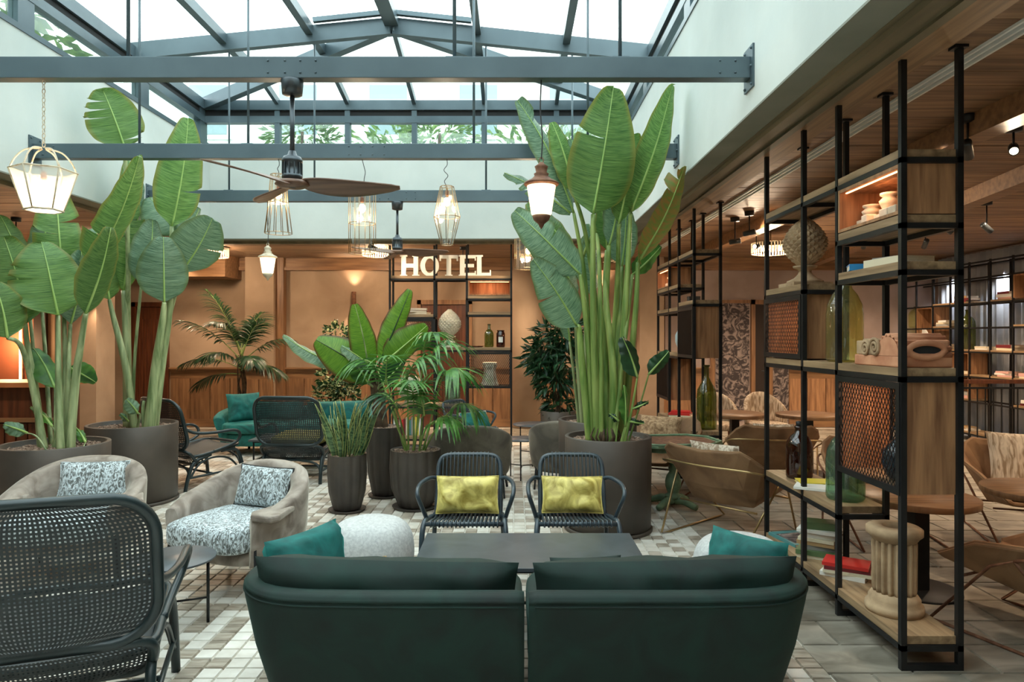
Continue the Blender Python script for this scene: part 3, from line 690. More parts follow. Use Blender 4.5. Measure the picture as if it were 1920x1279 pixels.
# ---- small items
def book(loc, w, d, h, color, label, rz=0, group=None, open_=False, tilt=0, pitch=0, title=False):
    t = thing('book', label, 'book', loc, rz, group)
    t.rotation_euler = (tilt, pitch, rz)
    obj('pages', G().box(-w / 2 + .004, -d / 2 + .002, .003, w / 2 - .004, d / 2 - .004, h - .003), 'paper', t)
    obj('cover', G().box(-w / 2, -d / 2, 0, w / 2, d / 2, .003).box(-w / 2, -d / 2, h - .003, w / 2, d / 2, h).box(-w / 2, -d / 2, .003, -w / 2 + .003, d / 2, h - .003), 'cov_' + color, t)
    return t
def stack(x, y, z, items, rz0, group, labels, seed=1):
    r = random.Random(seed)
    for (w, d, h, c), lb in zip(items, labels):
        book((x + r.uniform(-.012, .012), y + r.uniform(-.012, .012), z), w, d, h, c, lb, rz0 + r.uniform(-.22, .22), group)
        z += h + .0006
def bottle(loc, prof, m, label, name='glass_bottle', cat='bottle', stopper=None, group=None, n=28, lab=None):
    t = thing(name, label, cat, loc, 0, group)
    g = G().lathe(prof, n)
    obj('glass_body', g, m, t)
    zt = prof[-1][1]; rt_ = prof[-1][0]
    obj('lip', G().lathe([(rt_ + .004, zt - .018), (rt_ + .007, zt - .008), (rt_ + .003, zt)], n), m, t)
    if stopper: obj('stopper', G().lathe([(rt_ * .8, zt - .01), (rt_ * .9, zt + .03), (.001, zt + .035)], 12), stopper, t)
    if lab:
        w_, z0, z1 = lab; r_ = max(p[0] for p in prof) + .002
        obj('paper_label', G().grid(lambda u, v: Vector((r_ * math.sin((u - .5) * w_), -r_ * math.cos((u - .5) * w_), z0 + (z1 - z0) * v)), 8, 2), 'white', t)
    return t
def pb(r, h, neck, nr, sh=.18):
    return [(r * .92, 0), (r, .015), (r, h - neck - sh), (r * .93, h - neck - sh * .6), (r * .68, h - neck - sh * .22), (nr * 1.25, h - neck), (nr, h - neck + .03), (nr, h)]
def finial(loc, H, m, label, base=True, name='pinecone_finial'):
    t = thing(name, label, 'ornament', loc)
    z0 = H * .30
    if base:
        g = G().box(-H * .28, -H * .28, 0, H * .28, H * .28, H * .05)
        obj('plinth', g, m, t)
        obj('foot', G().lathe([(H * .26, H * .05), (H * .25, H * .08), (H * .16, H * .12), (H * .10, H * .18), (H * .085, H * .22), (H * .10, H * .25), (H * .16, H * .27), (H * .17, H * .3)], 24), m, t)
    # scales spiralling round an egg: each scale a raised lozenge
    core = G(); hh = H * .7; rr = H * .325
    pr = lambda v: rr * max(0, math.sin(math.pi * (v * .93 + .045)) ** .72) * (1.0 - .16 * v)
    core.lathe([(max(.002, pr(v / 16) * .93), z0 + hh * v / 16) for v in range(17)], 24); obj('core', core, m, t)
    sc_ = G(); rows = 15; ncol = 16
    for i in range(rows):
        v = (i + .5) / rows; r_ = pr(v); z = z0 + hh * v
        for k in range(ncol):
            a = 2 * math.pi * (k + .5 * (i % 2)) / ncol
            da = math.pi / ncol * .95; dz = hh / rows * .95
            P = lambda aa, vv, k_: Vector((pr(min(1, max(0, vv))) * k_ * math.cos(aa), pr(min(1, max(0, vv))) * k_ * math.sin(aa), z0 + hh * vv))
            dv = .95 / rows
            sc_.add([P(a - da, v, .93), P(a, v - dv, .93), P(a + da, v, .93), P(a, v + dv, .93), P(a, v + dv * .15, 1.06)], [(0, 1, 4), (1, 2, 4), (2, 3, 4), (3, 0, 4)])
    obj('scales', sc_, m, t, kind='stuff')
    return t
# near unit
finial(on(S1, .15, 1.43, 1.947), .47, 'stone', 'carved stone pinecone finial on the near shelving unit above a wire cabinet')
bottle(on(S1, .15, .87, 1.452), pb(.105, .50, .06, .035, .16), 'g_lime', 'large olive glass demijohn on the near shelving unit beside the terracotta fragment', 'demijohn')
bottle(on(S1, .15, .86, .622), pb(.11, .44, .05, .034, .16), 'g_sea', 'sea-green glass demijohn on the knee-high shelf of the near shelving unit', 'demijohn')
bottle(on(S1, .13, 1.48, .622), pb(.088, .36, .05, .026, .10), 'g_brown', 'wide amber glass bottle with black stopper on the knee-high shelf', stopper='black')
t = bottle(on(S1, .15, .26, .857), [(.05, 0), (.075, .03), (.095, .09), (.09, .15), (.05, .20), (.028, .22), (.03, .26), (.04, .28)], 'g_blue', 'blue textured glass carafe inside the wire cabinet of the near shelving unit', 'carafe', 'vase')
t = bottle(on(S1, .2, 1.24, 1.477), [(.05, 0), (.062, .02), (.064, .1), (.05, .13), (.035, .15), (.04, .19)], 'g_green', 'small green pressed-glass jar inside the upper wire cabinet', 'glass_jar', 'jar')
# terracotta architectural fragment with scroll and opening
t = thing('terracotta_fragment', 'pinkish terracotta architectural fragment with scroll and oval opening on near shelving unit', 'ornament', on(S1, .15, .29, 1.451), 0)
obj('base_block', G().box(-.13, -.24, 0, .13, .20, .055), 'terra', t, bevel=.006)
def fr(u, v):
    a = math.pi * (1.08 * u - .04); r = .085 + .006 * math.cos(a * 18)
    return Vector((-.125 + .25 * v, -.13 + r * math.cos(a) * 1.25, .06 + r * math.sin(a) * 1.15))
obj('fluted_roll', G().grid(fr, 60, 1), 'terra', t, thick=.01)
g = G()
for sx in (-.128, .128):
    g.add([(sx, -.13 + .1 * math.cos(math.pi * k / 16), .055 + .095 * math.sin(math.pi * k / 16)) for k in range(17)], [tuple(range(17))])
obj('end_wall', g, 'terra', t, thick=.004, kind='stuff')
def spiral(cx, cz, r0, turns, x, mir=1):
    return [(x, cx + mir * r0 * (1 - k / 40 * .85) * math.cos(k / 40 * turns * 2 * math.pi), cz + r0 * (1 - k / 40 * .85) * math.sin(k / 40 * turns * 2 * math.pi)) for k in range(41)]
obj('scroll', G().tube(spiral(-.02, .095, .05, 2.1, -.135), .009, 6).tube(spiral(.075, .088, .042, 2.0, -.135, -1), .008, 6), 'stone', t)
obj('scroll_block', G().box(-.13, -.03, .055, .10, .12, .14), 'stone', t, bevel=.01)
obj('side_block', G().box(-.12, .13, .0551, .06, .2, .13), 'stone', t, bevel=.006)
# oval opening on the near (camera) end: ring and a flat dark disc painting the shade inside
ring = [(-.0 + .085 * math.cos(a), -.243, .085 + .036 * math.sin(a)) for a in [2 * math.pi * k / 24 for k in range(24)]]
g = G().tube(ring, .016, 8, closed=True); obj('opening_rim', g, 'terra', t)
obj('mouth_block', G().box(-.12, -.235, .0552, .12, -.13, .135), 'terra', t, bevel=.012)
g = G(); g.add([(p[0] * .95, -.2445, .085 + (p[2] - .085) * .9) for p in ring], [tuple(range(24))]); obj('opening_shade_disc', g, 'steel_dark', t)
# balusters in the lit display box
for v, u, H, lb in ((.13, .34, .15, 'taller small stone baluster in the lit display box of the near shelving unit'), (.13, .52, .12, 'shorter small stone baluster in the lit display box, farther from the camera')):
    t = thing('stone_baluster', lb, 'ornament', on(S1, v, u, 2.2115))
    obj('plinth', G().box(-.055, -.055, 0, .055, .055, .04), 'stone_w', t)
    obj('shaft', G().lathe([(.045, .04), (.03, .06), (.045, H * .6), (.05, H * .72), (.03, H * .86), (.045, H * .92), (.045, H)], 16), 'stone_w', t)
for i, (u, w) in enumerate(((.16, .07), (.24, .08), (.43, .06))):
    t = tag(obj('stone_block', G().box(-.03, -w / 2, 0, .03, w / 2, .05), 'stone_w', bevel=.006, loc=on(S1, .07, u, 2.2115)), ['small pale stone block at the near end of the lit display box', 'small pale stone block in front of the taller baluster', 'small pale stone block between the two balusters'][i], 'ornament')
book(on(S1, .13, .53, 1.967), .16, .23, .035, 'blue', 'bright blue book lying on the near shelving unit under the display box', R(70))
book(on(S1, .16, .31, 1.967), .20, .28, .045, 'cream', 'thick cream book lying on the near shelving unit, pages towards the camera', R(8))
book(on(S1, .17, .40, 2.013), .10, .15, .015, 'grey', 'small thin grey book on top of the thick cream book', R(20))
# books bay B bottom and others
z = .1605
its = [(.16, .24, .02, 'cream'), (.17, .25, .03, 'green'), (.15, .22, .03, 'grey'), (.15, .23, .025, 'tan'), (.14, .22, .02, 'cream'), (.15, .22, .035, 'white'), (.17, .26, .02, 'white'), (.13, .19, .045, 'green')]
lbs = ['lowest cream book of the tall pile on the bottom shelf', 'dark green book second from the bottom of the tall pile', 'grey book in the lower half of the tall pile', 'tan book in the middle of the tall pile', 'cream book just above the middle of the tall pile', 'thick white book in the upper part of the tall pile', 'white book jutting out under the green one', 'thick green book topping the tall pile on the bottom shelf']
stack(on(S1, .15, 1.22, 0)[0], on(S1, .15, 1.22, 0)[1], z, its, R(60), 'pile of books on the bottom shelf', lbs, 4)
stack(on(S1, .15, .86, 0)[0], on(S1, .15, .86, 0)[1], z, [(.17, .25, .025, 'white'), (.18, .26, .02, 'cream'), (.18, .25, .02, 'maroon'), (.17, .25, .02, 'red')], R(60), 'books under the bright red one', ['white paperback at the bottom of the small pile with the red book', 'cream book under the bright red book', 'maroon edged book directly under the red book', 'bright red book lying on the small pile on the bottom shelf'], 9)
t = book(on(S1, .14, 1.57, .1605), .22, .32, .02, 'teal', 'large illustrated teal book lying at the far end of the bottom shelf', R(12))
obj('cover_picture', G().box(-.09, -.13, .0201, .09, .10, .0206), 'mural', t)
book(on(S1, .09, 1.14, .6215), .16, .24, .015, 'white', 'white magazine lying on the knee-high shelf beside the amber bottle', R(60))
book(on(S1, .15, 1.28, .6215), .16, .22, .02, 'yellow', 'yellow covered book lying on the knee-high shelf by the amber bottle', R(80))
# fluted pedestal
t = thing('fluted_pedestal', 'hollow fluted sandstone column pedestal on the bottom shelf of the near unit', 'ornament', on(S1, .15, .33, .1605))
obj('base', G().lathe([(.138, 0), (.142, .02), (.138, .04), (.122, .05), (.125, .07), (.115, .085), (.105, .10)], 36), 'stone', t)
obj('fluted_shaft', G().lathe([(.103, .10), (.106, .12), (.108, .36), (.104, .38)], 180, flute=18, fl=.2), 'stone', t)
obj('capital', G().lathe([(.104, .37), (.112, .38), (.118, .39), (.135, .405), (.135, .435), (.12, .445), (.06, .445), (.055, .42), (.05, .2)], 36), 'stone', t)
# second unit
bottle(on(S2, .2, .22, .6215), [(.1, 0), (.105, .02), (.105, .34), (.095, .42), (.05, .50), (.028, .55), (.026, .66), (.03, .68)], 'g_green', 'tall green glass bottle with long neck on the second shelving unit', 'demijohn')
bottle(on(S2, .13, .86, 1.4215), [(.05, 0), (.06, .02), (.08, .05), (.11, .12), (.11, .2), (.08, .26), (.04, .27), (.05, .29)], mat('pale_blue_glaze', (168, 186, 190), rough=.3), 'pale blue rounded ceramic vase on the second shelving unit', 'ceramic_vase', 'vase')
stack(on(S2, .13, 1.0, 0)[0], on(S2, .13, 1.0, 0)[1], .6215, [(.2, .28, .03, 'cream'), (.2, .26, .03, 'cream'), (.19, .25, .025, 'red'), (.16, .22, .02, 'red')], R(70), 'books on the second shelving unit', ['cream book at the bottom of the pile on the second shelving unit', 'cream book under the two red books on the second shelving unit', 'larger red book on the second shelving unit', 'smaller red book topping the pile on the second shelving unit'], 3)
t = tag(obj('small_dark_box', G().box(-.06, -.05, 0, .06, .05, .06).box(-.062, -.052, .05, .062, .052, .066), 'pot_d', loc=on(S2, .15, .55, 1.9855)), 'small dark lidded box on the second shelving unit', 'box')
t = thing('stone_baluster', 'pale stone carving in the lit top box of the second shelving unit', 'ornament', on(S2, .12, 1.5, 2.2215)); obj('plinth', G().box(-.06, -.06, 0, .06, .06, .05), 'stone_w', t); obj('shaft', G().lathe([(.05, .05), (.035, .08), (.05, .12), (.03, .15), (.04, .17)], 14), 'stone_w', t)
# hotel unit
def letter(ch, x, cellw, H, label, depth=.05):
    sw = .066
    g = G(); B = lambda x0, z0, x1, z1: g.box(x0, 0, z0, x1, depth, z1)
    w = cellw; sf = .022
    if ch == 'H':
        B(0.01, 0, sw + .01, H); B(w - sw - .01, 0, w - .01, H); B(sw + .01, H / 2 - .03, w - sw - .01, H / 2 + .03)
        B(0 - .008, 0, .01, sf); B(sw + .01, 0, sw + .028, sf); B(w - .01, 0, w + .008, sf); B(w - sw - .028, 0, w - sw - .01, sf); B(-.008, H - sf, .01, H); B(sw + .01, H - sf, sw + .028, H); B(w - .01, H - sf, w + .008, H); B(w - sw - .028, H - sf, w - sw - .01, H)
    if ch == 'T': B(w / 2 - sw / 2, 0, w / 2 + sw / 2, H); B(0, H - .05, w / 2 - sw / 2, H); B(w / 2 + sw / 2, H - .05, w, H); B(0, H - .085, .02, H - .05); B(w - .02, H - .085, w, H - .05); B(w / 2 - sw / 2 - .02, 0, w / 2 - sw / 2, sf); B(w / 2 + sw / 2, 0, w / 2 + sw / 2 + .02, sf)
    if ch == 'E':
        B(0.01, 0, .01 + sw, H)
        for z in (0, H / 2 - .024, H - .048): B(.01 + sw, z, w - (.03 if 0 < z < H * .6 else 0), z + .048)
        B(-.01, 0, .01, sf); B(-.01, H - sf, .01, H); B(w - .018, .048, w, .078); B(w - .018, H - .078, w, H - .048)
    if ch == 'L': B(.01, 0, .01 + sw, H); B(.01 + sw, 0, w, .05); B(w - .018, .05, w, .09); B(-.01, 0, .01, sf); B(-.01, H - sf, .01, H); B(.01 + sw, H - sf, .03 + sw, H)
    if ch == 'O':
        N = 32
        for k in range(N):
            a0, a1 = 2 * math.pi * k / N, 2 * math.pi * (k + 1) / N
            o = lambda a, kx, kz: (w / 2 + (w / 2 - kx) * math.cos(a), H / 2 + (H / 2 - kz) * math.sin(a))
            (a, b), (c, d), (e, f), (h, i) = o(a0, 0, 0), o(a1, 0, 0), o(a1, sw, .048), o(a0, sw, .048)
            g.add([(a, 0, b), (c, 0, d), (e, 0, f), (h, 0, i), (a, depth, b), (c, depth, d), (e, depth, f), (h, depth, i)], [(0, 1, 2, 3), (7, 6, 5, 4), (0, 4, 5, 1), (3, 2, 6, 7)])
    o = tag(obj('sign_letter', g, 'letter', loc=(x, 10.0, 2.4915)), label, 'letter', 'off-white letters spelling HOTEL')
    return o
lx = wx(751, 10.0); LW = [.265, .27, .27, .245, .215]
for ch, w, px, lb in zip('HOTEL', LW, (751, 788, 824, 861, 893), ('letter H', 'letter O', 'letter T', 'letter E', 'letter L')):
    letter(ch, wx(px, 10.0), w, .31, 'off-white block %s of the word HOTEL on top of the rear shelving unit' % lb)
finial(on(S3, .13, .92, 1.4515), .55, 'stone_w', 'pale pinecone finial on the rear shelving unit below the letters')
bottle(on(S3, .13, .34, 1.4515), pb(.068, .34, .08, .02, .08), 'g_green', 'dark green glass bottle on the rear shelving unit beside an amber jar')
bottle(on(S3, .13, .17, 1.4515), [(.058, 0), (.063, .01), (.063, .2), (.05, .225), (.045, .24), (.05, .25)], 'g_brown', 'amber glass jar with white label on the rear shelving unit', 'glass_jar', 'jar', lab=(1.0, .07, .15))
t = tag(obj('metal_tray', G().lathe([(.09, 0), (.11, .02), (.115, .02), (.1, .005), (.02, .005)], 20), 'rust', loc=on(S3, .13, .53, 1.4515)), 'small dark metal dish left of the green bottle on the rear shelving unit', 'dish')
t = thing('carved_capital', 'pale carved stone capital inside the wire cabinet of the rear shelving unit', 'ornament', on(S3, .15, .33, .877))
obj('body', G().lathe([(.135, 0), (.135, .04), (.12, .06), (.09, .2), (.095, .26), (.11, .28), (.11, .32)], 60, flute=10, fl=.14), 'stone_w', t); obj('abacus', G().box(-.1, -.1, .32, .1, .1, .35), 'stone_w', t)
t = thing('stone_sphere', 'large pale stone ball on the lower shelf of the rear shelving unit behind the palms', 'ornament', on(S3, .15, 1.5, .6315)); obj('ball', G().sphere((0, 0, .22), .19, 28), 'stone_w', t); obj('foot', G().lathe([(.1, 0), (.08, .04), (.06, .06)], 20), 'stone_w', t)
t = thing('glass_cloche', 'clear bell shaped glass jar standing on the lower shelf left of the wire cabinet', 'jar', on(S3, .15, .88, .6315)); obj('bell', G().lathe([(.12, 0), (.12, .3), (.1, .4), (.05, .45), (.01, .47)], 24), 'g_sea', t); obj('knob', G().sphere((0, 0, .49), .025, 10), 'g_sea', t)
stack(on(S3, .13, 1.38, 0)[0], on(S3, .13, 1.38, 0)[1], 1.9315, [(.3, .2, .03, 'cream'), (.26, .19, .03, 'tan'), (.25, .18, .03, 'pink')], 0, 'books lying on the rear shelving unit', ['cream book at the bottom of the lying pile on the rear unit', 'tan book in the middle of the lying pile on the rear unit', 'pinkish book on top of the lying pile on the rear unit'], 2)
rb = random.Random(8)
cs = ['white', 'red', 'maroon', 'pink', 'red', 'maroon', 'cream', 'green', 'teal', 'grey', 'cream', 'yellow', 'yellow', 'white', 'black']
xx = on(S3, 0, 1.74, 0)[0]
for i, c in enumerate(cs):
    h = rb.uniform(.022, .034); H = rb.uniform(.2, .27)
    t = thing('book', ['standing book %s spine, %s on the bottom shelf of the rear unit' % (c, ('first', 'second', 'third', 'fourth', 'fifth', 'sixth', 'seventh', 'eighth', 'ninth', 'tenth', 'eleventh', 'twelfth', 'thirteenth', 'fourteenth', 'last')[i] + ' from the left')][0], 'book', (xx, 10.0, .1615), 0, 'books standing on the bottom shelf of the rear unit')
    obj('cover', G().box(0, 0, 0, .003, .16, H).box(h - .003, 0, 0, h, .16, H).box(.003, 0, 0, h - .003, .003, H), 'cov_' + c, t); obj('pages', G().box(.003, .004, .003, h - .003, .155, H - .004), 'paper', t)
    xx += h + .003
stack(on(S3, .13, .86, 0)[0] - .02, on(S3, .13, .86, 0)[1], .1615, [(.34, .24, .035, 'black'), (.34, .23, .03, 'white'), (.33, .23, .03, 'black'), (.32, .22, .03, 'white'), (.3, .2, .03, 'black'), (.3, .2, .025, 'white')], 0, 'striped pile of magazines', ['lowest black binder of the striped pile on the rear unit', 'lowest white binder of the striped pile on the rear unit', 'middle black binder of the striped pile', 'middle white binder of the striped pile', 'upper black binder of the striped pile', 'topmost white binder of the striped pile'], 6)

# ------------------------------------------------------------------ far right bookshelf, curtains, railing
t = thing('wall_bookcase', 'long black grid bookcase with oak boxes along the far right wall before pale curtains', 'bookcase', (7.0, 8.2, 0))
ny = 11; dy = .46
g = G()
for k in range(ny + 1):
    y = k * dy
    obj('post', G().box(0, y - .012, 0, .024, y + .012, 2.75).box(.3, y - .012, 0, .324, y + .012, 2.75), 'black', t)
for z in (.12, .62, 1.0, 1.38, 1.75, 2.12, 2.5, 2.74): obj('rail', G().box(0, 0, z - .024, .024, ny * dy, z).box(.3, 0, z - .024, .324, ny * dy, z), 'black', t)
ry = random.Random(12); shelf_sp = []
for i in range(ny):
    for j, z in enumerate((.12, .62, 1.0, 1.38, 1.75, 2.12)):
        if ry.random() < .62 or z in (1.38,):
            obj('shelf_board', G().box(.004, i * dy + .013, z, .32, (i + 1) * dy - .013, z + .026), 'oak', t); shelf_sp.append((i, z + .0265))
for (i, z0, z1) in ((9, 2.15, 2.48), (7, 1.4, 2.1), (5, .65, 1.36), (2, 2.15, 2.48)):
    obj('oak_box', G().box(.004, i * dy + .013, z0, .32, i * dy + .03, z1).box(.004, (i + 1) * dy - .03, z0, .32, (i + 1) * dy - .013, z1).box(.004, i * dy + .03, z1 - .02, .32, (i + 1) * dy - .03, z1).box(.3, i * dy + .03, z0, .316, (i + 1) * dy - .03, z1), 'oak_v', t)
cn = ['white', 'cream', 'tan', 'grey', 'pink', 'maroon']
def side(i): return 'cell %s of the far right bookcase' % ''
nn = 0
ordn = ['farthest', 'second farthest', 'third farthest', 'fourth farthest', 'fifth farthest', 'middle', 'fifth nearest', 'fourth nearest', 'third nearest', 'second nearest', 'nearest']
rown = {.1465: 'floor level', .6465: 'knee level', 1.0265: 'hip level', 1.4065: 'chest level', 1.7765: 'head level', 2.1465: 'top level'}
for (i, z) in shelf_sp:
    if (i, round(z, 1)) in ((7, 1.4), (5, 1.4), (8, 1.8), (9, 1.4), (10, 1.4), (9, 2.1)): continue
    if ry.random() < .55 and z < 2.2:
        zz = z; y = 8.2 + i * dy + dy / 2
        for q in range(ry.choice((1, 2, 2, 3))):
            c = ry.choice(cn); h = ry.choice((.025, .035, .045))
            book((7.13, y + ry.uniform(-.03, .03), zz), .2, .28, h, c, '%s book %s, %s bay, %s of the far bookcase' % (c, ('lying lowest', 'lying second', 'lying third')[q], ordn[10 - i], rown.get(round(z, 4), 'mid level')), R(ry.uniform(-10, 10)), 'books in the far right bookcase')
            zz += h + .0008
bottle((7.15, 8.2 + 7.5 * dy - .9, 1.78 - .37), pb(.11, .62, .1, .03, .14), 'g_green', 'tall dark green bottle inside an oak box of the far right bookcase', 'demijohn')
bottle((7.15, 8.2 + 8.5 * dy, 1.778), pb(.13, .36, .05, .04, .1), 'g_lime', 'wide olive glass demijohn high in the far right bookcase', 'demijohn')
t = thing('ceramic_disc', 'large pale oval ceramic plate standing in the far right bookcase', 'ornament', (7.1, 8.2 + 7.9 * dy, 1.408))
obj('disc', G().lathe([(.001, -.02), (.15, -.01), (.17, 0), (.15, .015), (.001, .02)], 28, m=Matrix.Rotation(R(90), 4, 'Y') @ Matrix.Rotation(0, 4, 'Z')).xf(Matrix.Translation((0, 0, .172))), 'white', t); obj('stand', G().box(-.04, -.05, 0, .04, .05, .02), 'black', t)
t = thing('ceramic_urn', 'small white footed urn next to the oval plate in the far right bookcase', 'ornament', (7.12, 8.2 + 9.4 * dy, 1.408)); obj('urn', G().lathe([(.06, 0), (.03, .05), (.025, .1), (.07, .16), (.1, .22), (.09, .25)], 20), 'white', t); obj('lid', G().lathe([(.09, .25), (.06, .28), (.01, .3)], 20), 'white', t)
t = thing('red_lantern', 'small red metal canister in the far right bookcase', 'canister', (7.12, 8.2 + 10.4 * dy, 1.408)); obj('body', G().lathe([(.06, 0), (.06, .17), (.03, .2)], 16), 'red', t); obj('cap', G().lathe([(.03, .2), (.035, .24), (.01, .25)], 12), 'black', t)
t = thing('patterned_box', 'carved wooden casket in the highest oak box of the far right bookcase', 'box', (7.14, 8.2 + 9.5 * dy, 2.147)); obj('casket', G().box(-.09, -.15, 0, .09, .15, .15), 'terra', t); obj('lid', G().box(-.095, -.155, .15, .095, .155, .175), 'terra', t)
g = G().grid(lambda u, v: Vector((7.5 + .03 * math.sin(u * 260) + .012 * math.sin(u * 97), 7.0 + u * 5.1, .02 + v * 2.94)), 420, 1)
tag(obj('curtain', g, 'curtain', thick=.003), 'long pale blue pleated curtain behind the far right bookcase', 'curtain')
for k in range(4): light('SPOT', (7.41, 8.0 + k * 1.2, 2.6), 16, color=(.92, .95, 1), size=.04, spot=120, blend=.8, name='curtain_fill')  # bare spots added behind the bookcase to brighten the curtain
t = thing('stair_railing', 'dark metal stair railing with thin upright bars at far right', 'railing', (5.75, 8.8, 0))
obj('handrail', G().box(0, -.03, 1.0, 1.3, .03, 1.05), 'walnut', t); obj('top_rail', G().box(0, -.012, .93, 1.3, .012, .955).box(0, -.012, .08, 1.3, .012, .105), 'black', t)
me = G().box(-.006, -.006, .08, .006, .006, .95).mesh('bar', 'black')
for k in range(13): obj('bar', me, None, t, loc=(.02 + k * .104, 0, 0))
for x in (0, 1.28): obj('post', G().box(x, -.015, 0, x + .03, .015, 1.0), 'black', t)
# ------------------------------------------------------------------ seating
def strips(fn, us, vs, hw, nseg=14):
    """woven lattice of flat strips lying in the surface fn(u, v)"""
    g = G()
    for fixed, arr in ((0, us), (1, vs)):
        for c in arr:
            V = []; F = []
            for i in range(nseg + 1):
                t = i / nseg
                for sgn in (-1, 1):
                    V.append(fn(c + sgn * hw[0], t) if fixed == 0 else fn(t, c + sgn * hw[1]))
            for i in range(nseg): F.append((2 * i, 2 * i + 1, 2 * i + 3, 2 * i + 2))
            g.add(V, F, True)
    return g
def make_rattan(label, loc, rz, fine=True, cushion=None):
    t = thing('rattan_armchair', label, 'armchair', loc, rz)
    def back(x, s):      # s from 0 bottom to 1 top of the back
        return Vector((x, -.27 - .15 * s - .075 * (1 - (x / .37) ** 2) + .02 * s * s, .42 + .53 * s))
    def lower(x, s):
        return Vector((x * (.90 + .10 * s), -.12 - .15 * s ** .7 - .085 * (1 - (x / .37) ** 2), .245 + .165 * s))
    L = rrect(.74, .53, .15, 8)
    obj('back_frame', G().tube([back(x, (z + .265) / .53) for x, z in L], .0195, 10, closed=True), 'black_green', t)
    Lo = rrect(.72, .165, .07, 7)
    obj('lower_frame', G().tube([lower(x, (z + .0825) / .165) for x, z in Lo], .018, 10, closed=True), 'black_green', t)
    n = 46 if fine else 36
    def half(s, H, r, W2):     # half-width of the rounded rectangle at height s
        z = abs(s * H - H / 2); k = z - (H / 2 - r)
        return W2 - (r - math.sqrt(max(0, r * r - k * k)) if k > 0 else 0)
    def panel(f, H, r, W2, nu, nv, name):
        fn = lambda u, v: f((u * 2 - 1) * (half(min(1, max(0, v)), H, r, W2) - .012), .025 + .95 * min(1, max(0, v)))
        hu = .29 / nu; hv = .29 / nv
        g = strips(fn, [(k + .5) / nu for k in range(nu)], [(k + .5) / nv for k in range(nv)], (hu, hv), 16 if fine else 10)
        obj(name, g, 'cane', t, kind='stuff')
    panel(back, .53, .15, .37, n, int(n * .74), 'cane_back'); panel(lower, .165, .07, .36, n, int(n * .24), 'cane_lower_back')
    # seat: frame loop and cane sheet
    S = [Vector((x, y + .06, .335 + .09 * (y + .31) / .62)) for x, y in rrect(.68, .60, .14, 6)]
    obj('seat_frame', G().tube(S, .018, 10, closed=True), 'black_green', t)
    obj('cane_seat', G().grid(lambda u, v: Vector(((u - .5) * .64, -.22 + v * .54, .34 + .08 * v - .02 * math.sin(math.pi * u))), 8, 8), 'cane', t, thick=.006)
    for s in (-1, 1):
        obj('arm', G().tube(crom([(s * .345, -.33, .66), (s * .375, -.22, .60), (s * .405, -.02, .585), (s * .415, .18, .59), (s * .41, .27, .55), (s * .385, .27, .47), (s * .36, .16, .415), (s * .345, .0, .375)], 6), .0165, 10), 'black_green', t)
        obj('leg', G().tube(crom([(s * .335, .10, .37), (s * .34, .27, .36), (s * .345, .34, .22), (s * .35, .37, 0)], 6), lambda q: .0195, 10), 'black_green', t)
        obj('leg', G().tube(crom([(s * .33, -.02, .345), (s * .33, -.2, .29), (s * .335, -.27, .16), (s * .34, -.31, 0)], 6), lambda q: .0195, 10), 'black_green', t)
        obj('side_stretcher', G().tube([(s * .345, .34, .15), (s * .335, -.27, .13)], .012, 8), 'black_green', t)
        obj('side_arch', G().tube(crom([(s * .335, -.25, .13), (s * .33, -.15, .26), (s * .33, .02, .31), (s * .335, .2, .27), (s * .345, .33, .12)], 6), .011, 8), 'black_green', t)
    obj('rear_arch', G().tube(crom([(-.33, -.27, .10), (-.27, -.25, .21), (0, -.23, .245), (.27, -.25, .21), (.33, -.27, .10)], 6), .013, 8), 'black_green', t)
    obj('front_arch', G().tube(crom([(-.34, .345, .12), (-.27, .33, .27), (0, .32, .33), (.27, .33, .27), (.34, .345, .12)], 6), .012, 8), 'black_green', t)
    obj('cross_stretcher', G().tube([(-.34, .0, .14), (.34, .0, .14)], .012, 8), 'black_green', t)
    if cushion:
        g = rblock(-.30, -.22, 0, .30, .32, .11, .5, 8, .006)
        c = math.cos(rz); s_ = math.sin(rz)
        o = tag(obj('seat_cushion', g, cushion[0], loc=(loc[0], loc[1], .395)), cushion[1], 'cushion'); o.rotation_euler = (R(4), 0, rz)
    return t
big_ = make_rattan('large dark rattan armchair with cane back, nearest the camera at the left edge', (-1.83, 2.78, 0), R(20), True); big_.scale = (1.05, 1.05, 1.08)
make_rattan('dark rattan armchair seen from behind, before the teal sofa, left of the fluted pots', (-2.42, 7.75, 0), R(-4), False, ('olive', 'olive green seat cushion in the rattan chair seen from behind'))
make_rattan('dark rattan armchair turned sideways beside the tall dark planter at left', (-3.50, 7.50, 0), R(-34), False)

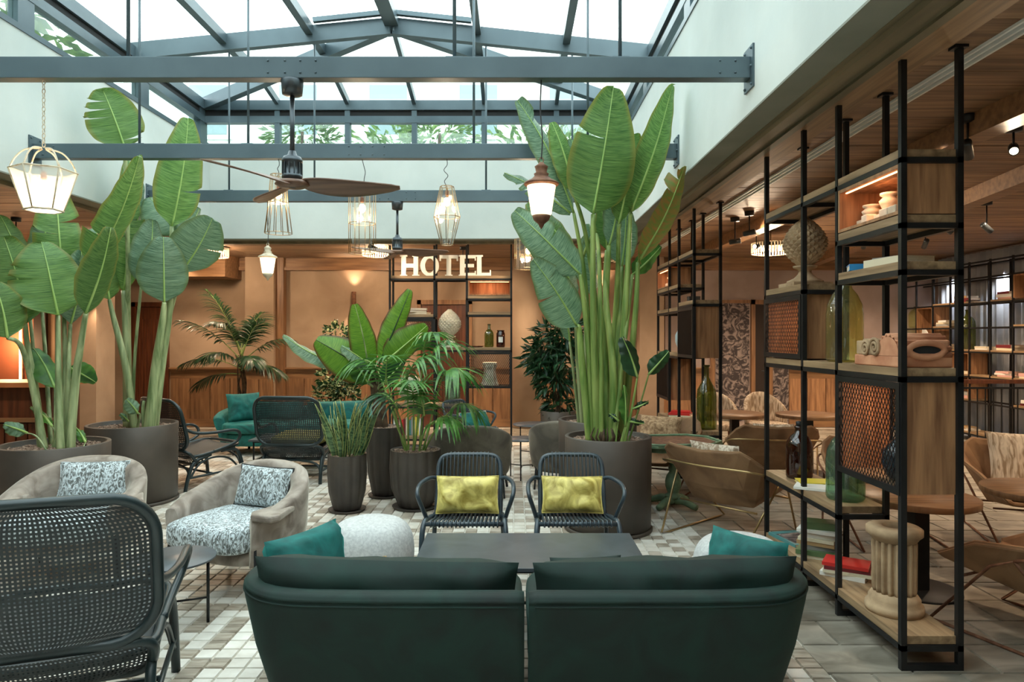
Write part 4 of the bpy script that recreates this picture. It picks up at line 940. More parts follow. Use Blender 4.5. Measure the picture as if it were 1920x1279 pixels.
def make_cord(label, loc, rz):
    t = thing('cord_armchair', label, 'armchair', loc, rz)
    bk = lambda x, s: Vector((x, -.20 - .13 * s, .40 + .345 * s))
    U_ = crom([bk(-.225, -.25), bk(-.225, .15), bk(-.225, .6), bk(-.215, .86), bk(-.165, .985), bk(0, 1.0), bk(.165, .985), bk(.215, .86), bk(.225, .6), bk(.225, .15), bk(.225, -.25)], 6)
    obj('back_frame', G().tube(U_, .0165, 10), 'navy', t)
    g = G(); n = 15
    for k in range(n):
        x = -.19 + .38 * k / (n - 1); top = 1.0 - .10 * max(0, (abs(x) - .13) / .07) ** 2
        a, b = bk(x, -.18), bk(x, top)
        g.tube([a + Vector((0, .014, 0)), b + Vector((0, .017, 0)), b + Vector((0, 0, .02)), b + Vector((0, -.017, 0)), a + Vector((0, -.012, 0))], .0038, 6)
    obj('back_cords', g, 'navy', t)
    # seat
    for y, z, nm in ((.235, .395, 'front_rail'), (-.20, .345, 'rear_rail')):
        obj(nm, G().tube([(-.25, y, z), (.25, y, z)], .015, 10), 'navy', t)
    g = G(); n = 17
    for k in range(n):
        x = -.215 + .43 * k / (n - 1)
        g.tube([(x, -.2, .362), (x, 0, .372), (x, .21, .41), (x, .238, .414), (x, .255, .395), (x, .235, .377), (x, 0, .35), (x, -.2, .33)], .0068, 6)
    obj('seat_cords', g, 'navy', t)
    for s in (-1, 1):
        obj('side_rail', G().tube(crom([(s * .225, -.24, .33), (s * .25, -.1, .355), (s * .262, .1, .385), (s * .26, .2, .40), (s * .268, .255, .34), (s * .272, .27, .2), (s * .275, .275, 0)], 6), .0175, 10), 'navy', t)
        obj('arm', G().tube(crom([(s * .225, -.268, .585), (s * .27, -.22, .60), (s * .31, -.05, .602), (s * .318, .1, .59), (s * .31, .15, .55), (s * .285, .12, .47), (s * .262, .08, .39)], 6), .0145, 10), 'navy', t)
        obj('leg', G().tube(crom([(s * .235, -.19, .34), (s * .245, -.22, .2), (s * .25, -.26, 0)], 5), .0165, 10), 'navy', t)
        obj('brace', G().tube([(s * .247, -.23, .12), (0, .0, .155), (s * .27, .27, .12)], .009, 8), 'navy', t)
    return t
make_cord('slate blue cord-strung armchair with a yellow cushion, left of the pair facing the sofa', (-.318, 4.63, 0), R(180))
make_cord('slate blue cord-strung armchair with a yellow cushion, right of the pair beside the big planter', (.415, 4.63, 0), R(180))
make_cord('slate blue cord-strung armchair with a teal cushion, turned, far back by the round tables', (-.55, 8.95, 0), R(-128))
def cushion(w, h, th, m, label, loc, rx, rz, seed=0, piping=None, kind='cushion', wr=.006, pleats=False):
    t = thing(kind, label, 'cushion', loc)
    t.rotation_euler = (rx, 0, rz)
    g = pillow(w, h, th, 18, seed, wr)
    if pleats:
        V = []
        for p in g.v:
            r_ = math.hypot(p[0], p[2]); a = math.atan2(p[2], p[0])
            k = min(1, r_ / (.10)) * .011 * math.sin(a * 26) + (.03 * math.exp(-(r_ / .035) ** 2) * -1)
            V.append((p[0], p[1] + math.copysign(k, p[1]) * (abs(p[1]) > .012), p[2]))
        g.v = V
    obj('cover', g, m, t)
    if pleats: obj('button', G().sphere((0, -th * .40, 0), .018, 10, (1, .6, 1)).sphere((0, th * .40, 0), .018, 10, (1, .6, 1)), m, t)
    if piping:
        pin = .06
        P = []
        for k in range(64):
            q = k / 16
            e = int(q); f = (q - e) * 2 - 1
            a, b = ((f, 1), (1, -f), (-f, -1), (-1, f))[e]
            P.append((a * w / 2 * (1 - pin * (1 - b * b) * abs(a) ** 3), 0, b * h / 2 * (1 - pin * (1 - a * a) * abs(b) ** 3)))
        obj('piping', G().tube(P, .005, 6, closed=True), piping, t)
    return t
cushion(.43, .255, .13, 'yellow', 'shiny yellow lumbar cushion on the left cord chair', (-.318, 4.72, .51), R(-20), R(1), 1, 'yellow', wr=.01)
cushion(.42, .25, .13, 'yellow', 'shiny yellow lumbar cushion on the right cord chair', (.405, 4.72, .51), R(-20), R(-2), 2, 'yellow', wr=.01)
cushion(.44, .26, .13, 'velvet_l', 'teal velvet cushion on the far cord chair', (-.50, 8.93, .50), R(-30), R(40), 3, 'beige')

def make_tub(label, loc, rz, m, pads=True, seatm='grass', H=.74, back_c=True):
    t = thing('velvet_armchair', label, 'armchair', loc, rz)
    pm = R(128)
    def path(u):
        ph = -pm + 2 * pm * u
        s_, c_ = math.sin(ph), math.cos(ph)
        return (.40 * math.copysign(abs(s_) ** .8, s_), -.36 * math.copysign(abs(c_) ** .85, c_) - .0), (s_, -c_), ph
    def sec(u, v):
        (x, y), (nx, ny), ph = path(u)
        k = max(0, math.cos(ph * .72)) ; h = .50 + (H - .50) * (k ** 1.4)
        e = 1 - max(0, abs(u - .5) * 2 - .93) / .07 * .55
        th = .075 * e
        prof = [(-.09, .20), (-.035, .19), (.0, .24), (.025, .36), (.035, h - .04), (.03, h - .012), (.005, h), (-th * .6, h - .006), (-th, h - .035), (-th - .02, .40), (-th - .03, .26)]
        a = v * len(prof); i = int(a) % len(prof); f = a - int(a); p, q = prof[i], prof[(i + 1) % len(prof)]
        o = p[0] * (1 - f) + q[0] * f; z = p[1] * (1 - f) + q[1] * f
        return Vector((x + nx * o, y + ny * o, z))
    g = G().grid(sec, 44, 22, cv=True); b = 22
    n0 = len(g.v); g.f.append(tuple(range(b))); g.sm.append(False); g.f.append(tuple(n0 - b + i for i in range(b))[::-1]); g.sm.append(False)
    obj('shell', g, m, t)
    obj('base', rblock(-.36, -.33, .17, .36, .27, .30, .6, 8), m, t)
    obj('seat_cushion', rblock(-.325, -.27, .27, .325, .36, .45, .42, 10, .008), seatm, t)
    if pads:
        for s in ((-1, 1) if pads is True else pads):
            P = [(s * .31, -.08), (s * .30, .20), (s * .36, .27), (s * .50, .26), (s * .52, .20), (s * .43, -.04)]
            if s < 0: P = P[::-1]
            o = obj('armrest', G().prism(P, .495, .535), m, t, bevel=.012)
    for sx, sy in ((-1, -1), (1, -1), (-1, 1), (1, 1)):
        obj('leg', G().bar((sx * .33, sy * .20 + .0, .42 if sy > 0 else .25), (sx * (.40 if sy > 0 else .34), sy * .27, 0), .016, .022), 'black', t)
    return t
make_tub('taupe velvet armchair with feather-print seat, facing the camera behind the near rattan chair', (-2.98, 4.62, 0), R(-172), 'taupe')
make_tub('taupe velvet armchair with feather-print seat and paddle armrests, left of the white pouf', (-1.80, 4.47, 0), R(157), 'taupe', (-1,))
cushion(.46, .28, .12, 'grass', 'feather-print lumbar pillow on the armchair behind the near rattan chair', (-2.98, 4.84, .575), R(-16), R(8), 4, 'grass')
cushion(.46, .28, .12, 'grass', 'feather-print lumbar pillow with dark edging on the velvet armchair left of the pouf', (-1.71, 4.67, .575), R(-16), R(-23), 5, 'steel_dark')
make_tub('dark taupe velvet tub chair seen from behind, between the potted palm and the round tables', (-.45, 7.0, 0), R(4), 'taupe_d', False)
make_tub('dark taupe velvet tub chair seen from behind, half hidden by the big planter', (.60, 7.36, 0), R(-10), 'taupe_d', False)

def make_sofa(label, loc, rz, m, halfw=1.14, loose=True):
    t = thing('velvet_sofa', label, 'sofa', loc, rz)
    for s in (-1, 1):
        ctrl = [(.008, -.42), (.35, -.42), (.68, -.415), (.90, -.385), (1.03, -.28), (1.095, -.12), (1.12, .08), (1.10, .28), (1.06, .40)]
        P = crom([(x * halfw / 1.14, y, 0) for x, y in ctrl], 6); N = len(P)
        def frame(u):
            a = u * (N - 1); i = min(int(a), N - 2); f = a - i
            p = P[i].lerp(P[i + 1], f); d = (P[min(i + 2, N - 1)] - P[max(i - 1, 0)]).normalized()
            return p, Vector((d.y, -d.x, 0)), u
        def sec(u, v):
            p, n, _ = frame(u)
            h = .60 - .10 * max(0, (u - .55) / .45) ** 1.3
            e = .35 + .65 * math.sin(math.pi / 2 * min(1, u / .022 + .15)) * math.sin(math.pi / 2 * min(1, (1 - u) / .05 + .1))
            cz = h * .5
            prof = [(-.24, .10), (-.14, .10), (-.105, .12), (-.04, .34), (-.002, h - .07), (.004, h - .035), (-.002, h - .022), (.004, h - .012), (-.012, h + .006), (-.05, h + .012), (-.10, h), (-.125, h - .04), (-.13, .42), (-.2, .30)]
            a = v * len(prof); i = int(a) % len(prof); f = a - int(a); q, r = prof[i], prof[(i + 1) % len(prof)]
            o = (q[0] * (1 - f) + r[0] * f); z = q[1] * (1 - f) + r[1] * f
            if e < .99: o = -.06 + (o + .06) * (.82 + .18 * e); z = cz + (z - cz) * (.97 + .03 * e)
            pp = p + n * o
            return Vector((s * pp.x, pp.y, z))
        g = G().grid(sec, 60, 42, cv=True); b = 42; n0 = len(g.v)
        g.f.append(tuple(range(b))); g.sm.append(False); g.f.append(tuple(n0 - b + i for i in range(b))[::-1]); g.sm.append(False)
        obj('shell', g, m, t)
        hw = halfw / 1.14
        seam = G().tube([Vector((s * (p + nn * .004).x, (p + nn * .004).y, .60 - .10 * max(0, (u - .55) / .45) ** 1.3 - .03)) for p, nn, u in [frame(.012 + .97 * k / 50) for k in range(51)]], .0035, 6)
        obj('seam_piping', seam, m, t)
        obj('seat_base', rblock(min(s * .012, s * .93 * hw), -.30, .12, max(s * .012, s * .93 * hw), .42, .31, .3, 8), m, t)
        obj('seat_cushion', rblock(min(s * .006, s * .98 * hw), -.28, .29, max(s * .006, s * .98 * hw), .47, .45, .38, 10, .012, s), m, t)
        bc = pillow(1.0 * hw, .38, .22, 20, 3 + s, .008, .03, plump=.36); bc.xf(Matrix.Translation((s * .53 * hw, -.19, .50)) @ Matrix.Rotation(R(9), 4, 'X') @ Matrix.Rotation(R(-1.5 * s), 4, 'Y'))
        obj('back_cushion', bc, m, t)
        for y in (-.22, .32): obj('leg', G().lathe([(.018, 0), (.022, .12)], 10, c=(s * .82 * hw, y, 0)), 'black', t)
    return t
make_sofa('large dark green velvet sofa seen from behind at the bottom of the picture', (.05, 3.02, 0), 0, 'velvet', 1.235)
make_sofa('teal velvet sofa facing the camera against the back of the lounge', (-2.98, 9.55, 0), R(180), 'velvet_l', 1.12)
cushion(.44, .40, .18, 'velvet_l', 'pleated green velvet cushion against the left arm of the near sofa', (-.93, 3.10, .525), R(-12), R(62), 6, pleats=True)
cushion(.38, .36, .17, 'velvet_l', 'pleated teal velvet cushion with gathered centre against the right arm of the near sofa', (1.04, 3.08, .53), R(-14), R(-50), 7, pleats=True)
cushion(.46, .40, .18, 'velvet_l', 'round-pleated teal cushion in the left corner of the far sofa', (-3.72, 9.42, .63), R(-14), R(42), 8, pleats=True)
cushion(.42, .26, .14, 'velvet_l', 'small rectangular teal cushion in the middle of the far sofa', (-3.18, 9.42, .59), R(-14), 0, 9)
cushion(.34, .22, .11, 'velvet', 'small dark green cushion in the right half of the near sofa, only its tip showing', (.34, 3.16, .47), R(-20), R(6), 10)

def make_sling(label, loc, rz, frame='brass', pill=None, seatpad=False, mm='leather'):
    t = thing('sling_armchair', label, 'armchair', loc, rz)
    st = [(.38, .25, .365, .29, .385, .06), (.12, .27, .33, .395, .53, .02), (-.16, .265, .285, .43, .575, 0), (-.30, .255, .44, .42, .63, 0), (-.40, .245, .62, .38, .70, 0), (-.445, .235, .735, .31, .745, 0)]
    V = []
    for (y, cx, cz, wx_, wz_, dy) in st:
        V += [Vector((-wx_, y + dy * .3, wz_)), Vector((-cx, y, cz)), Vector((0, y - .015, cz - .012)), Vector((cx, y, cz)), Vector((wx_, y + dy * .3, wz_))]
    F = []
    for i in range(len(st) - 1):
        for j in range(4): F.append((i * 5 + j, i * 5 + j + 1, (i + 1) * 5 + j + 1, (i + 1) * 5 + j))
    obj('shell', G().add(V, F), mm, t, thick=.035, bevel=.012)
    obj('edge_seam', G().tube([V[i * 5] for i in range(6)] + [V[25 + j] for j in range(1, 4)] + [V[i * 5 + 4] for i in range(5, -1, -1)], .006, 6), mm, t)
    for s in (-1, 1):
        obj('leg_loop', G().tube([(s * .33, .42, .01), (s * .45, .02, .44), (s * .46, -.1, .50), (s * .36, -.48, .012), (s * .345, -.40, .01), (s * .33, .34, .01)], .0085, 8, closed=True), frame, t)
    obj('back_rail', G().tube(crom([(.46, -.1, .50), (.455, -.28, .56), (.36, -.42, .60), (0, -.46, .60), (-.36, -.42, .60), (-.455, -.28, .56), (-.46, -.1, .50)], 3), .0085, 8), frame, t)
    obj('seat_bar', G().tube([(-.345, .25, .30), (.345, .25, .30)], .008, 8), frame, t); obj('seat_bar', G().tube([(-.34, -.24, .255), (.34, -.24, .255)], .008, 8), frame, t)
    if pill:
        m, lb, w, h = pill
        c = cushion(w, h, .13, m, lb, (0, 0, 0), 0, 0, 11)
        c.rotation_euler = (R(18), 0, rz)
        l = Matrix.Rotation(rz, 4, 'Z') @ Vector((0, -.24, .60)); c.location = (loc[0] + l.x, loc[1] + l.y, .60)
    if seatpad:
        o = tag(obj('seat_pad', rblock(-.24, -.2, 0, .24, .36, .07, .45, 8, .004), 'jute', loc=(loc[0], loc[1], .345)), seatpad, 'cushion'); o.rotation_euler = (R(4), 0, rz)
    return t
make_sling('tan suede sling armchair with brass wire frame, between the two shelving units', (1.80, 5.60, 0), R(-48), pill=('beige', 'striped beige cushion in the sling chair between the shelving units', .44, .34))
make_sling('tan suede sling armchair seen squarely from behind, behind the knee-high shelf', (2.62, 7.05, 0), R(-8), pill=('beige', 'striped beige cushion in the sling chair seen squarely from behind', .4, .3))
make_sling('tan suede sling armchair with dark wire frame at the lower right edge of the picture', (2.83, 3.62, 0), R(24), 'rust', pill=('leather', 'brown suede cushion in the chair at the lower right edge', .42, .32))
make_sling('sling armchair with woven pad behind the near round oak table', (2.98, 5.42, 0), R(172), 'rust', pill=('beige', 'striped cushion in the chair behind the near round table', .44, .36), seatpad='woven jute pad on the chair behind the near round table')
make_sling('sling armchair with woven pad at the right edge behind the second round table', (4.05, 5.30, 0), R(160), 'rust', pill=('beige', 'large streaked beige cushion in the chair at the right edge', .5, .46), seatpad='woven jute pad on the chair at the right edge')
make_sling('dark suede armchair facing the camera beyond the green pedestal table', (1.43, 7.02, 0), R(150), 'rust', pill=('jute', 'pale woven cushion in the chair beyond the green table', .46, .34))
def make_dining(label, loc, rz):
    t = thing('upholstered_chair', label, 'chair', loc, rz)
    def f(u, v):
        a = R(-80 + 160 * u); w = .27 - .02 * v
        h = .44 + v * (.42 * max(.35, math.cos(a * .8)))
        return Vector((w * math.sin(a) * (1 + .12 * v), -.22 * math.cos(a) - .05 * v * math.cos(a), h))
    obj('back', G().grid(f, 20, 6), 'beige', t, thick=.05)
    obj('seat', rblock(-.24, -.22, .38, .24, .24, .48, .45, 8), 'beige', t)
    for sx in (-1, 1):
        for sy in (-1, 1): obj('leg', G().tube([(sx * .2, sy * .18, .4), (sx * .22, sy * .21, 0)], lambda q: .016 - .004 * q, 8), 'walnut', t)
    return t
make_dining('streaked beige upholstered chair behind the left far oak table', (2.66, 9.0, 0), R(172))
make_dining('streaked beige upholstered chair behind the right far oak table', (3.35, 9.0, 0), R(185))

# ------------------------------------------------------------------ tables, poufs
def coffee(label, loc, w, d, h, rz=0, mt='slate'):
    t = thing('coffee_table', label, 'table', loc, rz)
    obj('top', G().box(-w / 2, -d / 2, h - .022, w / 2, d / 2, h), mt, t, bevel=.003)
    obj('frame', G().box(-w / 2 + .04, -d / 2 + .04, h - .04, w / 2 - .04, -d / 2 + .055, h - .0225).box(-w / 2 + .04, d / 2 - .055, h - .04, w / 2 - .04, d / 2 - .04, h - .0225).box(-w / 2 + .05, -.007, .09, w / 2 - .05, .007, .104), 'black', t)
    for sx in (-1, 1):
        obj('end_stretcher', G().box(sx * (w / 2 - .05) - .007, -d / 2 + .05, .09, sx * (w / 2 - .05) + .007, d / 2 - .05, .104), 'black', t)
        for sy in (-1, 1): obj('leg', G().box(sx * (w / 2 - .05) - .008, sy * (d / 2 - .05) - .008, 0, sx * (w / 2 - .05) + .008, sy * (d / 2 - .05) + .008, h - .0225), 'black', t)
coffee('dark slate rectangular coffee table between the near sofa and the yellow-cushion chairs', (.09, 3.86, 0), 1.24, .64, .40)
coffee('dark low coffee table in front of the teal sofa', (-2.62, 7.55 + .95, 0), 1.15, .58, .36)
def side_table(label, loc, r, h, group=None):
    t = thing('side_table', label, 'table', loc, .4, group)
    obj('top', G().lathe([(r - .002, h - .012), (r, h - .01), (r, h - .002), (r - .002, h)], 48), 'slate', t)
    for k in range(3):
        a = 2 * math.pi * k / 3
        obj('leg', G().tube([(r * .8 * math.cos(a), r * .8 * math.sin(a), h - .012), (r * .8 * math.cos(a), r * .8 * math.sin(a), 0)], .0085, 8), 'black', t)
        obj('stretcher', G().tube([(0, 0, .14), (r * .8 * math.cos(a), r * .8 * math.sin(a), .14)], .006, 6), 'black', t)
    return t
side_table('small round dark side table between the near rattan chair and the velvet armchair', (-1.88, 3.76, 0), .225, .385)
side_table('lower of the two round side tables behind the cord chairs', (.10, 7.75, 0), .21, .45)
side_table('higher of the two round side tables at the back, nearer the rear shelving', (.26, 8.65, 0), .27, .50)
def round_oak(label, loc, r, h):
    t = thing('round_oak_table', label, 'table', loc)
    obj('top', G().lathe([(r - .003, h - .04), (r, h - .036), (r, h - .004), (r - .003, h)], 56), 'tabletop', t)
    obj('pedestal', G().box(-.045, -.045, .012, .045, .045, h - .04), 'black', t)
    obj('base', G().lathe([(r * .72, 0), (r * .72, .008), (r * .70, .012)], 40), 'black', t)
round_oak('near round oak table on a square black pedestal behind the shelving unit', (2.56, 4.32, 0), .34, .60)
round_oak('round oak table cut by the right edge of the picture', (3.50, 4.50, 0), .36, .60)
round_oak('far round oak table at left, behind the second sling chair', (2.62, 8.1, 0), .36, .70)
round_oak('far round oak table at right, before the mural', (3.45, 8.0, 0), .36, .70)
t = thing('green_pedestal_table', 'distressed green carved pedestal table right of the big planter', 'table', (1.50, 6.42, 0), R(8))
oct_ = [(-.42, -.16), (-.26, -.32), (.26, -.32), (.42, -.16), (.42, .16), (.26, .32), (-.26, .32), (-.42, .16)]
obj('top', G().prism(oct_, .60, .625), 'greenpaint', t, bevel=.004)
obj('apron', G().prism([(x * .9, y * .88) for x, y in oct_], .555, .60), 'greenpaint', t, bevel=.006)
obj('inlay', G().prism([(x * .86, y * .82) for x, y in oct_], .625, .629), 'rust', t)
g = G().tube([(x * .97, y * .96, .632) for x, y in oct_], .012, 6, closed=True); obj('rim', g, 'greenpaint', t)
obj('turned_column', G().lathe([(.075, .09), (.075, .12), (.05, .135), (.055, .15), (.072, .20), (.074, .25), (.06, .30), (.036, .335), (.045, .35), (.034, .37), (.038, .48), (.05, .505), (.04, .52), (.07, .555)], 28), 'greenpaint', t)
for k in range(4):
    a = R(90 * k + 45 - 8)
    g = G().tube(crom([(0.03 * math.cos(a), .03 * math.sin(a), .07), (.12 * math.cos(a), .12 * math.sin(a), .075), (.19 * math.cos(a), .19 * math.sin(a), .05), (.25 * math.cos(a), .25 * math.sin(a), .034)], 5), lambda q: .04 - .012 * q, 10)
    obj('foot', g, 'greenpaint', t)
def pouf(label, loc, r, h):
    t = thing('pouf', label, 'pouf', loc)
    P = []
    for k in range(25):
        a = -math.pi / 2 + math.pi * k / 24
        P.append((max(.001, r * (.30 + .70 * abs(math.cos(a)) ** .62) * (1 if abs(math.cos(a)) > .02 else 0)), h / 2 + h / 2 * math.copysign(abs(math.sin(a)) ** .85, math.sin(a))))
    obj('body', G().lathe(P, 48), 'pouf', t)
    obj('seam', G().tube([(r * .66 * math.cos(2 * math.pi * k / 48), r * .66 * math.sin(2 * math.pi * k / 48), h * .962) for k in range(48)], .003, 6, closed=True), 'pouf', t)
    obj('brass_handle', G().tube(crom([(r * .46, -r * .86, h * .30), (r * .47, -r * .93, h * .48), (r * .46, -r * .90, h * .62)], 4), .006, 6).tube(crom([(r * .50, -r * .84, h * .30), (r * .51, -r * .91, h * .48), (r * .50, -r * .88, h * .62)], 4), .006, 6), 'brass', t)
pouf('pale grey round pouf with a brass handle left of the slate coffee table', (-.92, 4.42, 0), .275, .42)
pouf('pale grey round pouf at the right end of the near sofa', (1.33, 4.02, 0), .27, .42)
# ------------------------------------------------------------------ plants
def planter(t, r, h, r2=None, m='pot', flute=0, saucer=False, soil=.05):
    if flute: soil = .022
    r2 = r2 or r
    if flute:
        prof = [(r2 * .80, .02), (r2 * .86, .03), (r * .96, h * .35), (r * 1.03, h * .68), (r, h)]
        obj('planter', G().lathe(prof, 144, flute=flute, fl=.05, cap=False).lathe([(r * .985, h), (r * .90, h), (r * .885, h - .02), (r * .87, h - soil - .01)], 144, cap=False), m, t)
    else:
        obj('planter', G().lathe([(r2 - .01, .028), (r2, .035), (r, h - .004), (r - .004, h), (r - .028, h), (r - .032, h - .004), (r - .036, h - soil - .02)], 64), m, t)
        obj('plinth', G().lathe([(r2 + .012, 0), (r2 + .014, .004), (r2 + .014, .022), (r2 + .008, .028)], 64), m, t)
    if saucer: obj('saucer', G().lathe([(r2 * 1.05, 0), (r2 * 1.15, .022), (r2 * 1.10, .022), (r2 * 1.0, .012)], 48), m, t)
    ri = (r - .034 if not flute else r * .88)
    obj('soil', G().lathe([(.001, h - soil), (ri, h - soil)], 32), 'trunk', t)
    g = G(); rr = random.Random(int(r * 1000) + int(h * 777)); n = int(700 * (r / .36) ** 2)
    for _ in range(n):
        a = rr.uniform(0, 6.283); q = ri * .97 * math.sqrt(rr.random()); s = rr.uniform(.008, .016)
        c = Vector((q * math.cos(a), q * math.sin(a), h - soil + rr.uniform(0, .012)))
        m_ = Matrix.Translation(c) @ Matrix.Rotation(rr.uniform(0, 6), 4, 'Z') @ Matrix.Rotation(rr.uniform(-.8, .8), 4, 'X')
        g.box(-s, -s * .7, -s * .4, s, s * .7, s * .4, m_)
    obj('bark_chips', g, 'gravel', t, kind='stuff')
CAM = Vector((0, 0, 1.6))
def broad_leaf(t, base, tip, width, face=0, bend=.06, fold=.22, mt='leaf', rb='rib', tears=(), seed=0, shape=.62, asym=1.0, tipcurl=0.0, peak=.72, side=0.0):
    """a paddle leaf between two world points; face turns it about its rib, tears is [(side, t)]"""
    o = t.location; rg = random.Random(seed * 17 + 3)
    b = Vector(base) - o; e = Vector(tip) - o; a = e - b; L = a.length; a.normalize()
    mid = (b + e) / 2 + o - CAM; mid.normalize()
    s0 = a.cross(mid).normalized(); n0 = s0.cross(a).normalized()
    if n0.dot(mid) > 0: n0 = -n0
    f = R(face); s = s0 * math.cos(f) + n0 * math.sin(f); n = s.cross(a).normalized()
    if n.dot(mid) > 0: n = -n
    sb = rg.uniform(-.5, .5) * .03
    def rib(q):
        return b + a * L * q + n * (bend * L * math.sin(math.pi * q * .9)) + s * (L * sb * math.sin(math.pi * q) + side * L * q * q) - n * tipcurl * L * max(0, q - .6) ** 2 * 4
    def hw(q): return width / 2 * max(0, math.sin(math.pi * min(1, max(0, q)) ** peak)) ** shape
    N = 30; K = 5; p1, p2 = rg.uniform(0, 6), rg.uniform(0, 6)
    g = G()
    for sd in (-1, 1):
        cuts = sorted(set([0] + [int(round(x * N)) for (q, x) in tears if q == sd] + [N]))
        for ci, (i0, i1) in enumerate(zip(cuts[:-1], cuts[1:])):
            if i1 <= i0: continue
            V = []; UV = []; drop = rg.uniform(-.04, .07) if len(cuts) > 2 else 0
            for i in range(i0, i1 + 1):
                q = i / N
                for k in range(K + 1):
                    v = k / K; gap = 0
                    if i == i0 and ci > 0: gap = .026 * v * v * (1 + 1.6 * rg.random() * (k == K))
                    if i == i1 and ci < len(cuts) - 2: gap = -.022 * v * v
                    qq = q + gap + .05 * v * v     # veins sweep forward
                    w = hw(q) * (asym if sd > 0 else 1)
                    rip = .012 * math.sin(q * 9 + p1) * v + .006 * math.sin(q * 31 + p2) * v * v
                    P = rib(min(1.0, qq) if q > .02 else q) + s * (sd * w * v) - n * (fold * w * v * v * 1.1 + w * v * .12) + n * (rip + drop * v * v) 
                    V.append(P); UV.append((q, .5 + sd * v * .5))
            F = []
            for i in range(i1 - i0):
                for k in range(K):
                    q4 = (i * (K + 1) + k, i * (K + 1) + k + 1, (i + 1) * (K + 1) + k + 1, (i + 1) * (K + 1) + k)
                    F.append(q4 if sd > 0 else q4[::-1])
            g.add(V, F, True, UV)
    lf = obj('leaf', g, mt, t, uv=True)
    obj('midrib', G().tube([rib(k / 16) + n * .002 for k in range(17)], lambda q: .0105 * (1 - q * .8), 8), rb, lf)
    return rib(0) + o
def stalk(t, P, r0, r1, m='stalk', name='stalk'):
    o = t.location
    obj(name, G().tube(crom([Vector(p) - o for p in P], 7), lambda q: r0 + (r1 - r0) * q, 10), m, t)
def bop(name, label, px, d, r, h, leaves, stalks, m='pot', mt='leaf', sm='stalk', sw=1.0):
    x = wx(px, d); t = thing(name, label, 'potted plant', (x, d, 0))
    planter(t, r, h, r * .98, m)
    for lf in leaves:
        bp, tp, w = lf[0], lf[1], lf[2]; kw = dict(lf[3]) if len(lf) > 3 else {}
        db = d + kw.pop('db', 0); dt = d + kw.pop('dt', 0)
        broad_leaf(t, W(bp[0], bp[1], db), W(tp[0], tp[1], dt), w * d / FPX, **{**dict(mt=mt, seed=int(bp[0] + tp[1])), **kw})
    for s in stalks:
        pts = [W(p[0], p[1], d + (p[2] if len(p) > 2 else 0)) for p in s[0]]
        # the foot of every stalk sinks into the soil of its planter
        f = pts[0]; f.z = h - .06
        stalk(t, pts, s[1] * sw * d / FPX * .40, s[2] * sw * d / FPX * .40, sm)
    return t
TT = lambda *a: list(a)
# leftmost planter
L1 = bop('potted_bird_of_paradise', 'tall broad-leaved plant in the leftmost large round planter', 103, 5.38, .385, .765, [
    ((109, 592), (78, 452), 118, dict(face=8, tears=[(1, .62), (1, .5)], asym=1.1, tipcurl=.1, seed=2, side=.0, mt='leaf')),
    ((118, 520), (104, 352), 84, dict(face=10, db=.3, dt=.35, tears=[(-1, .6), (1, .45)])),
    ((168, 500), (258, 288), 80, dict(face=35, db=.15, dt=-.1, tears=[(1, .3)], bend=.08)),
    ((160, 588), (206, 426), 66, dict(face=28, db=-.05, dt=-.2)),
    ((48, 606), (6, 444), 108, dict(face=14, db=.1, dt=.0, tears=[(1, .25), (-1, .7)])),
    ((14, 634), (-12, 528), 90, dict(face=20, db=-.25, dt=-.3, tears=[(1, .5)])),
    ((50, 520), (-2, 404), 84, dict(face=35, db=.45, dt=.5)),
    ((72, 500), (88, 372), 50, dict(face=40, db=.6, dt=.6, mt='leaf_b')),
    ((132, 608), (150, 470), 76, dict(face=45, db=.25, dt=.3, mt='leaf_b')),
    ((165, 560), (178, 430), 56, dict(face=50, db=.3, dt=.4, mt='leaf_b', tears=[(1, .4)])),
    ((103, 728), (62, 654), 48, dict(face=25, db=.1, dt=.2, mt='leaf_pal')),
    ((132, 690), (183, 712), 44, dict(face=20, db=.2, dt=.4, mt='leaf_pal', side=-.1)),
    ((50, 812), (5, 796), 26, dict(face=20, db=-.2, dt=-.35, mt='leaf_b')),
    ((98, 800), (58, 764), 18, dict(face=30, db=-.0, dt=.2, mt='leaf_pal')),
    ((160, 830), (140, 800), 16, dict(face=30, db=.1, dt=.2, mt='leaf_pal')),
], [
    ([(84, 822, -.02), (62, 730), (40, 650, -.15), (14, 634, -.25)], 17, 8), ([(78, 820, .05), (68, 740, .1), (52, 650, .1), (48, 606, .1)], 18, 9),
    ([(114, 828, -.1), (110, 720, -.05), (109, 592)], 19, 9), ([(132, 822, -.05), (140, 720), (152, 640, -.02), (160, 588, -.05)], 20, 9),
    ([(126, 815, .1), (128, 700, .15), (132, 608, .25)], 14, 8), ([(134, 815, .1), (146, 700, .15), (165, 560, .3), (168, 500, .15)], 14, 8),
    ([(120, 815, .1), (122, 680, .2), (118, 520, .3)], 14, 8), ([(80, 815, .15), (66, 700, .3), (50, 520, .45)], 12, 7), ([(96, 815, .15), (84, 650, .4), (72, 500, .6)], 11, 7),
    ([(104, 820, 0), (104, 770, .05), (103, 728, .1)], 9, 5), ([(126, 815, .1), (122, 750, .15), (132, 690, .2)], 8, 4), ([(92, 830, -.2), (70, 820, -.2), (50, 812, -.2)], 5, 3), ([(96, 830, 0), (104, 815, 0), (98, 800)], 5, 3), ([(146, 836, 0), (156, 838, .05), (160, 830, .1)], 4, 2)])
